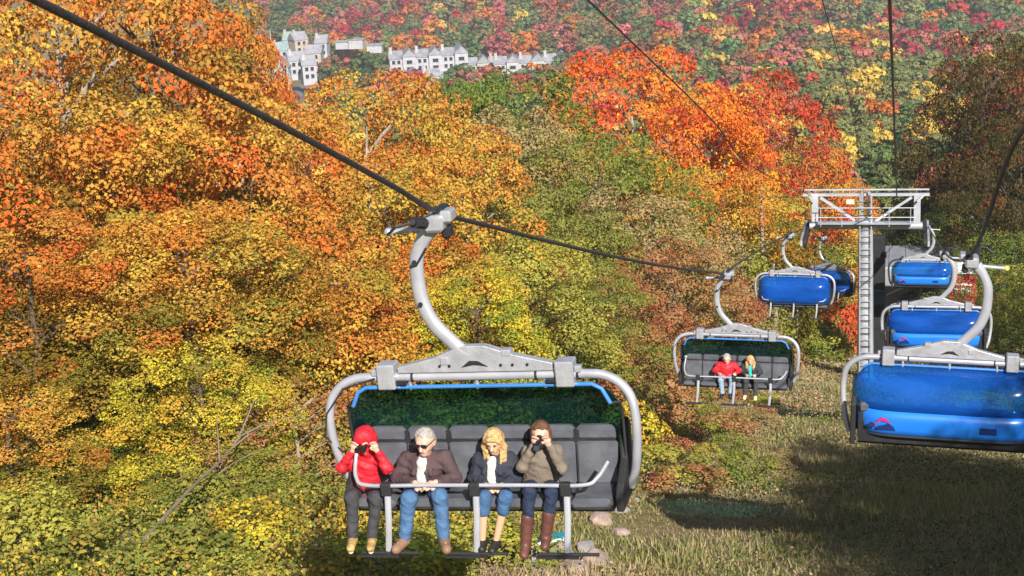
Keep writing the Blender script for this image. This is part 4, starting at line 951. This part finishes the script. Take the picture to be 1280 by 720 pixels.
def person(J, s, label, cat, mats, opt, group):
    """J joints (Vectors). mats: top, bottom, shoe, hair"""
    v = {k: np.array(q, float) for k, q in J.items()}; hd = v['head']; f = np.array(opt.get('face', (.1, -.98, -.12))); f /= np.linalg.norm(f)
    up = np.array([0, 0, 1.0]); up -= f*(up @ f); up /= np.linalg.norm(up); rt = np.cross(f, up)
    H = lambda x, y, z: hd+(rt*x+f*y+up*z)*s
    S = lambda a: a*s
    chest = (v['shL']+v['shR'])/2+np.array([0, 0, -.06*s]); pel = v['pel']; neck = (v['shL']+v['shR'])/2+np.array([0, 0, .03*s]); mid = (chest+pel)/2
    body = [(H(0, -.01, .03), H(0, -.005, .0), S(.092), S(.088)), (H(0, .03, -.05), H(0, .045, -.085), S(.062), S(.040)), (H(0, .088, .01), H(0, .108, -.028), S(.012), S(.018)),
            (H(-.03, .07, .03), H(.03, .07, .03), S(.024), S(.024)), (H(-.02, .075, -.06), H(.02, .075, -.06), S(.015), S(.015)),
            (H(-.088, -.01, .01), H(-.09, -.015, -.025), S(.016), S(.012)), (H(.088, -.01, .01), H(.09, -.015, -.025), S(.016), S(.012)),
            (H(0, -.02, -.05), neck, S(.05), S(.056)), (chest, mid, S(.11), S(.105)), (mid, pel, S(.105), S(.12)), (v['shL'], v['shR'], S(.06), S(.06))]
    fingers = []
    for sd in 'LR':
        sh, el, ha = v['sh'+sd], v['el'+sd], v['ha'+sd]; kn, an, to = v['kn'+sd], v['an'+sd], v['to'+sd]
        sgn = -1 if sd == 'L' else 1; hip = pel+np.array([sgn*.09*s, -.02, 0])
        body += [(sh, el, S(.05), S(.038)), (el, ha, S(.038), S(.026)), (hip, kn, S(.075), S(.052)), (kn, an, S(.052), S(.032)), (an, to, S(.026), S(.024))]
        hdv = np.array(opt.get('hand'+sd, None) if opt.get('hand'+sd) else (ha-el)); hdv = hdv/np.linalg.norm(hdv)
        side = np.cross(hdv, np.array([0, -1.0, .3])); side /= np.linalg.norm(side); nrm = np.cross(side, hdv)
        pc = ha+hdv*.05*s; body.append((ha, pc, S(.026), S(.030)))
        body.append((pc-side*.018*s, pc+side*.018*s, S(.024), S(.024)))
        for q in range(4):
            a0_ = pc+side*(q-1.5)*.019*s+hdv*.022*s; L_ = (.030, .036, .034, .026)[q]*s
            a1_ = a0_+(hdv*.9+nrm*.35)*L_; a2_ = a1_+(hdv*.45+nrm*.85)*L_*.9
            body += [(a0_, a1_, S(.0095), S(.009)), (a1_, a2_, S(.009), S(.0075))]
        tb = ha+hdv*.02*s-side*sgn*.026*s; t1 = tb+(hdv*.6-side*sgn*.6+nrm*.3)*.035*s; body += [(ha, tb, S(.02), S(.014)), (tb, t1, S(.013), S(.011)), (t1, t1+(hdv+nrm*.5)*.022*s, S(.011), S(.009))]
    root = sobj('person', body, opt.get('skin', M_skin), None, .0095*max(1, s*.95) if not opt.get('far') else .014, .014)
    tag(root, label, cat, group)
    R_ = .012 if not opt.get('far') else .018
    # jacket
    fat = opt.get('fat', 1)
    jk = [(chest+np.array([0, 0, .0]), mid, S(.145*fat), S(.14*fat)), (mid, pel+np.array([0, 0, .04]), S(.14*fat), S(.145*fat)), (v['shL'], v['shR'], S(.082*fat), S(.082*fat)), (neck+np.array([0, 0, -.02]), neck+np.array([0, 0, .015*s]), S(.085), S(.068))]
    for x in (-1, 1): jk += [(chest+np.array([x*.06*s, 0, 0]), pel+np.array([x*.07*s, -.02, .05]), S(.12*fat), S(.12*fat))]
    for sd in 'LR':
        sh, el, ha = v['sh'+sd], v['el'+sd], v['ha'+sd]; w_ = el+(ha-el)*opt.get('sleeve', .86)
        jk += [(sh, el, S(.066*fat), S(.056*fat)), (el, w_, S(.055*fat), S(.041*fat))]
    if opt.get('hood'):
        jk += [(H(0, -.035, .045), H(0, -.04, -.02), S(.130), S(.130)), (H(0, -.04, -.08), neck, S(.115), S(.11)), (H(-.045, .045, .085), H(.045, .045, .085), S(.05), S(.05)), (H(0, .02, .10), H(0, -.05, .09), S(.065), S(.075))]
    jo = sobj('jacket' if opt.get('open') or opt.get('hood') else 'sweater', jk, mats[0], root, R_, .04)
    if opt.get('open'):     # shirt front showing in the opening
        a_ = chest+np.array([.0, -.130*s*fat, .075*s]); b_ = mid+np.array([.0, -.138*s*fat, -.02*s])
        sobj('shirt', [(a_, b_, S(.044), S(.054)), (neck+f*.045*s+np.array([0, 0, .03*s]), a_, S(.045), S(.045))], opt['open'], root, R_, .02)
        for x in (-1, 1): sobj('lapel', [(neck+np.array([x*.05*s, -.06*s, .02*s]), chest+np.array([x*.085*s, -.135*s*fat, -.03*s]), S(.032), S(.026))], mats[0], jo, R_, .02)
    if opt.get('hem'):
        sobj('shirt_hem', [(pel+np.array([-.10*s, -.07*s, .0]), pel+np.array([.10*s, -.07*s, .0]), S(.065), S(.065))], opt['hem'], root, R_, .02)
    # trousers
    tr = [(pel+np.array([-.07*s, 0, 0]), pel+np.array([.07*s, 0, 0]), S(.125), S(.125))]
    for sd in 'LR':
        sgn = -1 if sd == 'L' else 1; hip = pel+np.array([sgn*.09*s, -.02, 0]); kn, an = v['kn'+sd], v['an'+sd]; e = kn+(an-kn)*opt.get('cuff', .93)
        rl = opt.get('leg', 1); tr += [(hip, kn, S(.092*rl), S(.070*rl)), (kn, e, S(.068*rl), S((.056 if opt.get('cuff', .93) > .6 else .064)*rl)), (kn+np.array([0, -.012, .01]), kn, S(.062*rl), S(.062*rl))]
    sobj('trousers', tr, mats[1], root, R_, .03)
    for sd in 'LR':
        an, to = v['an'+sd], v['to'+sd]; dz = np.array([0, 0, -.025*s])
        sc = [(an+dz*.7, to+dz, S(.052), S(.044)), (to+dz*.6, to+dz*.6+(to-an)*.12, S(.04), S(.034)), (an+dz+np.array([0, .03, 0]), an+dz, S(.045), S(.045))]
        if opt.get('boot'): sc.append((an, an+(v['kn'+sd]-an)*opt['boot'], S(.055), S(.066)))
        so_ = sobj('boot' if opt.get('boot') else 'shoe', sc, mats[2], root, R_, .02)
        sol = [(an+dz*2.6, to+dz*2.3, S(.032), S(.032))]
        if opt.get('sole'): sobj('sole', sol, opt['sole'], so_, R_, .01)
    # hair
    h_ = opt.get('hairstyle')
    if h_:
        hr = [(H(0, -.022, .052), H(0, -.048, -.01), S(.092), S(.094)), (H(-.05, .0, .085), H(.05, .0, .085), S(.035), S(.035))]
        if h_ == 'long':
            for x in (-1, 1):
                hr += [(H(x*.075, .015, .05), H(x*.100, .0, -.06), S(.028), S(.032)), (H(x*.100, .0, -.06), H(x*.098, .04, -.22), S(.032), S(.020)), (H(x*.07, .03, -.10), H(x*.06, .085, -.24), S(.018), S(.014)), (H(x*.02, .075, .085), H(x*.075, .055, .04), S(.03), S(.022))]
            hr.append((H(0, -.05, .0), H(0, -.06, -.15), S(.10), S(.08)))
        elif h_ == 'tied': hr += [(H(-.08, .0, .04), H(-.085, -.02, -.05), S(.028), S(.03)), (H(.08, .0, .04), H(.085, -.02, -.05), S(.028), S(.03)), (H(0, -.08, .06), H(0, -.10, .02), S(.06), S(.05))]
        sobj('hair', hr, mats[3], root, R_*.9, .02)
    if not opt.get('hideface'):
        for x in (-.034, .034): MB().ball(H(x, .092, .018), S(.011), 8, 5).build('eye', M_rubber, root, smooth=True)
        mb = MB(); mb.tube([H(-.022, .088, -.052), H(0, .094, -.056), H(.022, .088, -.052)], S(.0065), 6); mb.build('mouth', M_lip, root, smooth=True)
    return root, H, rt, f, up, v
M_lip = pmat('lips', (.42, .14, .12), .5)
M_redj = cloth('red_nylon', (.72, .018, .035), .6); M_blackt = cloth('charcoal_trousers', (.05, .05, .058)); M_brownj = cloth('brown_suede', (.085, .05, .055)); M_jean = cloth('blue_denim', (.07, .155, .31)); M_jean2 = cloth('mid_blue_denim', (.055, .13, .27))
M_navyj = cloth('navy_jacket', (.03, .035, .055)); M_taupe = cloth('taupe_knit', (.20, .16, .125)); M_ink = cloth('ink_denim', (.018, .03, .07)); M_shirt = cloth('white_shirt', (.80, .78, .72)); M_bootb = pmat('brown_leather', (.13, .05, .04), .5, var=.2)
M_shoe = pmat('tan_leather', (.28, .16, .10), .6); M_yshoe = pmat('yellow_red_trainers', (.52, .33, .12), .5, var=.5, vscale=12); M_black = pmat('black_leather', (.02, .02, .022), .5)
M_grey_h = pmat('grey_hair', (.40, .37, .34), .8, bump=.8, bscale=40, var=.25, vscale=20); M_blond = pmat('blond_hair', (.62, .40, .17), .6, bump=.9, bscale=45, var=.35, vscale=25); M_brown_h = pmat('brown_hair', (.13, .055, .03), .6, bump=.8, bscale=40, var=.3, vscale=20)
M_cam = pmat('black_camera_body', (.015, .015, .018), .35); M_glass = pmat('lens_glass', (.05, .06, .09), .05)
def joints(Y, d): return {k: ony(px, py, Y+y) for k, (px, py, y) in d.items()}
Y1 = gL[0].y
G1 = 'riders on the near chair'
# 1 red jacket with binoculars
J = joints(Y1, dict(head=(456, 553, -.06), shL=(440, 573, .04), shR=(472, 573, .04), elL=(427, 585, -.16), elR=(484, 585, -.16), haL=(441, 563, -.20), haR=(471, 563, -.20), pel=(456, 609, .10),
    knL=(440, 622, -.36), knR=(470, 622, -.36), anL=(441, 673, -.40), anR=(465, 673, -.40), toL=(438, 683, -.58), toR=(463, 683, -.58)))
pr, Hf, rt, f, up, v = person(J, .93, 'person in red hooded jacket and charcoal trousers looking through binoculars', 'person', (M_redj, M_blackt, M_yshoe, M_brown_h),
    dict(hood=True, hideface=True, handL=(.35, -.1, .9), handR=(-.35, -.1, .9), sole=pmat('white_sole', (.8, .78, .7), .6), leg=1.05), G1)
mb = MB(); c = Vector(Hf(0, .14, .02))
for x in (-.034, .034):
    mb.tube([c+Vector((x*.9, .04, 0)), c+Vector((x, -.06, -.015))], [.02, .028], 12)
mb.box(c+Vector((0, -.01, 0)), (.05, .04, .03)); b_ = mb.build('binoculars', M_cam, smooth=True); tag(b_, 'small dark binoculars held up by the rider in red', 'binoculars')
# 2 man
J = joints(Y1, dict(head=(531, 553, -.16), shL=(509, 575, -.02), shR=(556, 573, -.02), elL=(497, 597, -.12), elR=(569, 596, -.12), haL=(519, 604, -.36), haR=(545, 603, -.36), pel=(531, 609, .10),
    knL=(511, 624, -.40), knR=(550, 621, -.40), anL=(506, 673, -.40), anR=(555, 673, -.40), toL=(495, 684, -.56), toR=(558, 684, -.58)))
pr, Hf, rt, f, up, v = person(J, 1.08, 'grey haired man in brown jacket and blue jeans wearing sunglasses', 'man', (M_brownj, M_jean, M_shoe, M_grey_h),
    dict(open=M_shirt, hairstyle='short', fat=1.06, handL=(.8, -.25, -.35), handR=(-.8, -.25, -.35), leg=1.08, face=(-.12, -.97, -.18)), G1)
mb = MB()
for x in (-.038, .038):
    c = Vector(Hf(x, .108, .022)); q = Matrix((rt, f, up)).transposed()
    mb.box(c, (.066, .012, .036), q.to_3x3(), bev=.005)
mb.tube([Hf(-.075, .10, .03), Hf(-.1, -.02, .03)], .005, 5); mb.tube([Hf(.075, .10, .03), Hf(.1, -.02, .03)], .005, 5); mb.bar(Hf(-.02, .11, .03), Hf(.02, .11, .03), .006, .008)
mb.build('sunglasses', M_cam, pr)
# 3 blonde woman
J = joints(Y1, dict(head=(617, 552, -.08), shL=(600, 575, .02), shR=(637, 575, .02), elL=(592, 597, -.02), elR=(645, 597, -.02), haL=(608, 607, -.26), haR=(627, 607, -.26), pel=(618, 609, .10),
    knL=(605, 622, -.38), knR=(632, 622, -.38), anL=(603, 677, -.38), anR=(620, 677, -.38), toL=(602, 684, -.50), toR=(615, 686, -.50)))
pr, Hf, rt, f, up, v = person(J, 1.0, 'blond long haired woman in navy jacket and knee length jeans with bare shins', 'woman', (M_navyj, M_jean2, M_black, M_blond),
    dict(open=M_shirt, hairstyle='long', skin=M_skin2, cuff=.30, handL=(.8, -.2, -.3), handR=(-.8, -.2, -.3), face=(0, -.95, -.3), fat=1.0), G1)
for c_ in ('haL', 'haR'): pass
# 4 photographer
J = joints(Y1, dict(head=(676, 543, -.04), shL=(662, 565, .04), shR=(694, 565, .04), elL=(653, 584, -.18), elR=(702, 586, -.14), haL=(668, 556, -.18), haR=(686, 556, -.18), pel=(677, 606, .10),
    knL=(662, 614, -.36), knR=(690, 614, -.36), anL=(657, 679, -.36), anR=(682, 671, -.36), toL=(655, 691, -.46), toR=(681, 681, -.46)))
pr, Hf, rt, f, up, v = person(J, 1.0, 'brown haired photographer in taupe sweater, dark jeans and tall brown boots', 'woman', (M_taupe, M_ink, M_bootb, M_brown_h),
    dict(hairstyle='tied', boot=.5, cuff=.48, handL=(.25, -.25, .9), handR=(-.25, -.25, .9), hideface=False, hem=M_shirt, leg=.95, sleeve=.9), G1)
mb = MB(); c = Vector(Hf(0, .15, -.005)); mb.box(c, (.135, .06, .085), bev=.012); mb.box(c+Vector((0, 0, .052)), (.05, .05, .03), bev=.008)
cm = mb.build('camera_body', M_cam); 
ce = empty('photo_camera', (0, 0, 0)); ce.location = c; cm.parent = ce; cm.matrix_parent_inverse = Matrix.Translation(-c); tag(ce, 'black camera held to the face by the photographer on the near chair', 'camera')
le = MB().tube([c+Vector((0, -.02, -.005)), c+Vector((.0, -.12, -.02))], [.036, .040], 14).build('lens', M_cam, None, smooth=True); le.parent = ce; le.matrix_parent_inverse = Matrix.Translation(-c)
g_ = MB().tube([c+Vector((0, -.121, -.02)), c+Vector((0, -.124, -.02))], .032, 14).build('lens_glass', M_glass, None); g_.parent = ce; g_.matrix_parent_inverse = Matrix.Translation(-c)
a_, b_ = ony(688, 570, Y1-.14), ony(700, 588, Y1-.16)
o = sobj('camera_case', [(a_, b_, .030, .042), (b_, b_+Vector((0, 0, -.04)), .042, .035)], M_cam, None, .01, .01)
tag(o, 'black camera case hanging over the right arm of the photographer', 'camera case')
# second chair couple
Y2 = gL[1].y; G2 = 'couple on the second chair'
J = joints(Y2, dict(head=(908.5, 449, -.06), shL=(899, 456.5, .02), shR=(917, 456.5, .02), elL=(893.5, 463, -.05), elR=(924, 463, -.05), haL=(899, 467, -.25), haR=(919, 467, -.25), pel=(908, 470, .1),
    knL=(901, 475, -.38), knR=(915, 475, -.38), anL=(903, 492, -.38), anR=(913, 492, -.38), toL=(902, 495, -.5), toR=(913, 495, -.5)))
person(J, 1.05, 'person in red jacket and pale jeans on the second chair', 'person', (M_redj, cloth('pale_denim', (.30, .42, .55)), M_black, M_grey_h), dict(hairstyle='short', far=True, fat=1.1), G2)
J = joints(Y2, dict(head=(938, 451, -.06), shL=(930, 458.5, .02), shR=(946, 458.5, .02), elL=(927, 465, -.02), elR=(951, 465, -.02), haL=(933, 469, -.25), haR=(944, 469, -.25), pel=(939, 472, .1),
    knL=(932.5, 476, -.38), knR=(945, 476, -.38), anL=(931, 494, -.38), anR=(944, 495, -.38), toL=(930.5, 497, -.5), toR=(944, 498, -.5)))
person(J, 1.0, 'blond person in teal top and cream shoes on the second chair', 'person', (cloth('black_cardigan', (.03, .04, .045)), M_blackt, pmat('cream_shoe', (.75, .66, .4), .6), M_blond),
       dict(open=cloth('teal_top', (.05, .55, .50)), hairstyle='long', far=True), G2)

# ------------------------------------------------------------------ air
hz = MB().box((0, 2050, -25), (5200, 4300, 230)).build('haze', M_rock); hz.data.materials.clear()
hm = bpy.data.materials.new('thin_air'); hm.use_nodes = True; ht = hm.node_tree
for n_ in list(ht.nodes):
    if n_.type != 'OUTPUT_MATERIAL': ht.nodes.remove(n_)
pv = ht.nodes.new('ShaderNodeVolumePrincipled'); pv.inputs['Density'].default_value = .00034; pv.inputs['Color'].default_value = (.86, .90, 1, 1); pv.inputs['Anisotropy'].default_value = .2
ht.links.new(pv.outputs[0], [n_ for n_ in ht.nodes if n_.type == 'OUTPUT_MATERIAL'][0].inputs['Volume'])
hz.data.materials.append(hm); tag(hz, 'thin pale haze filling the valley air', 'haze', kind='stuff')
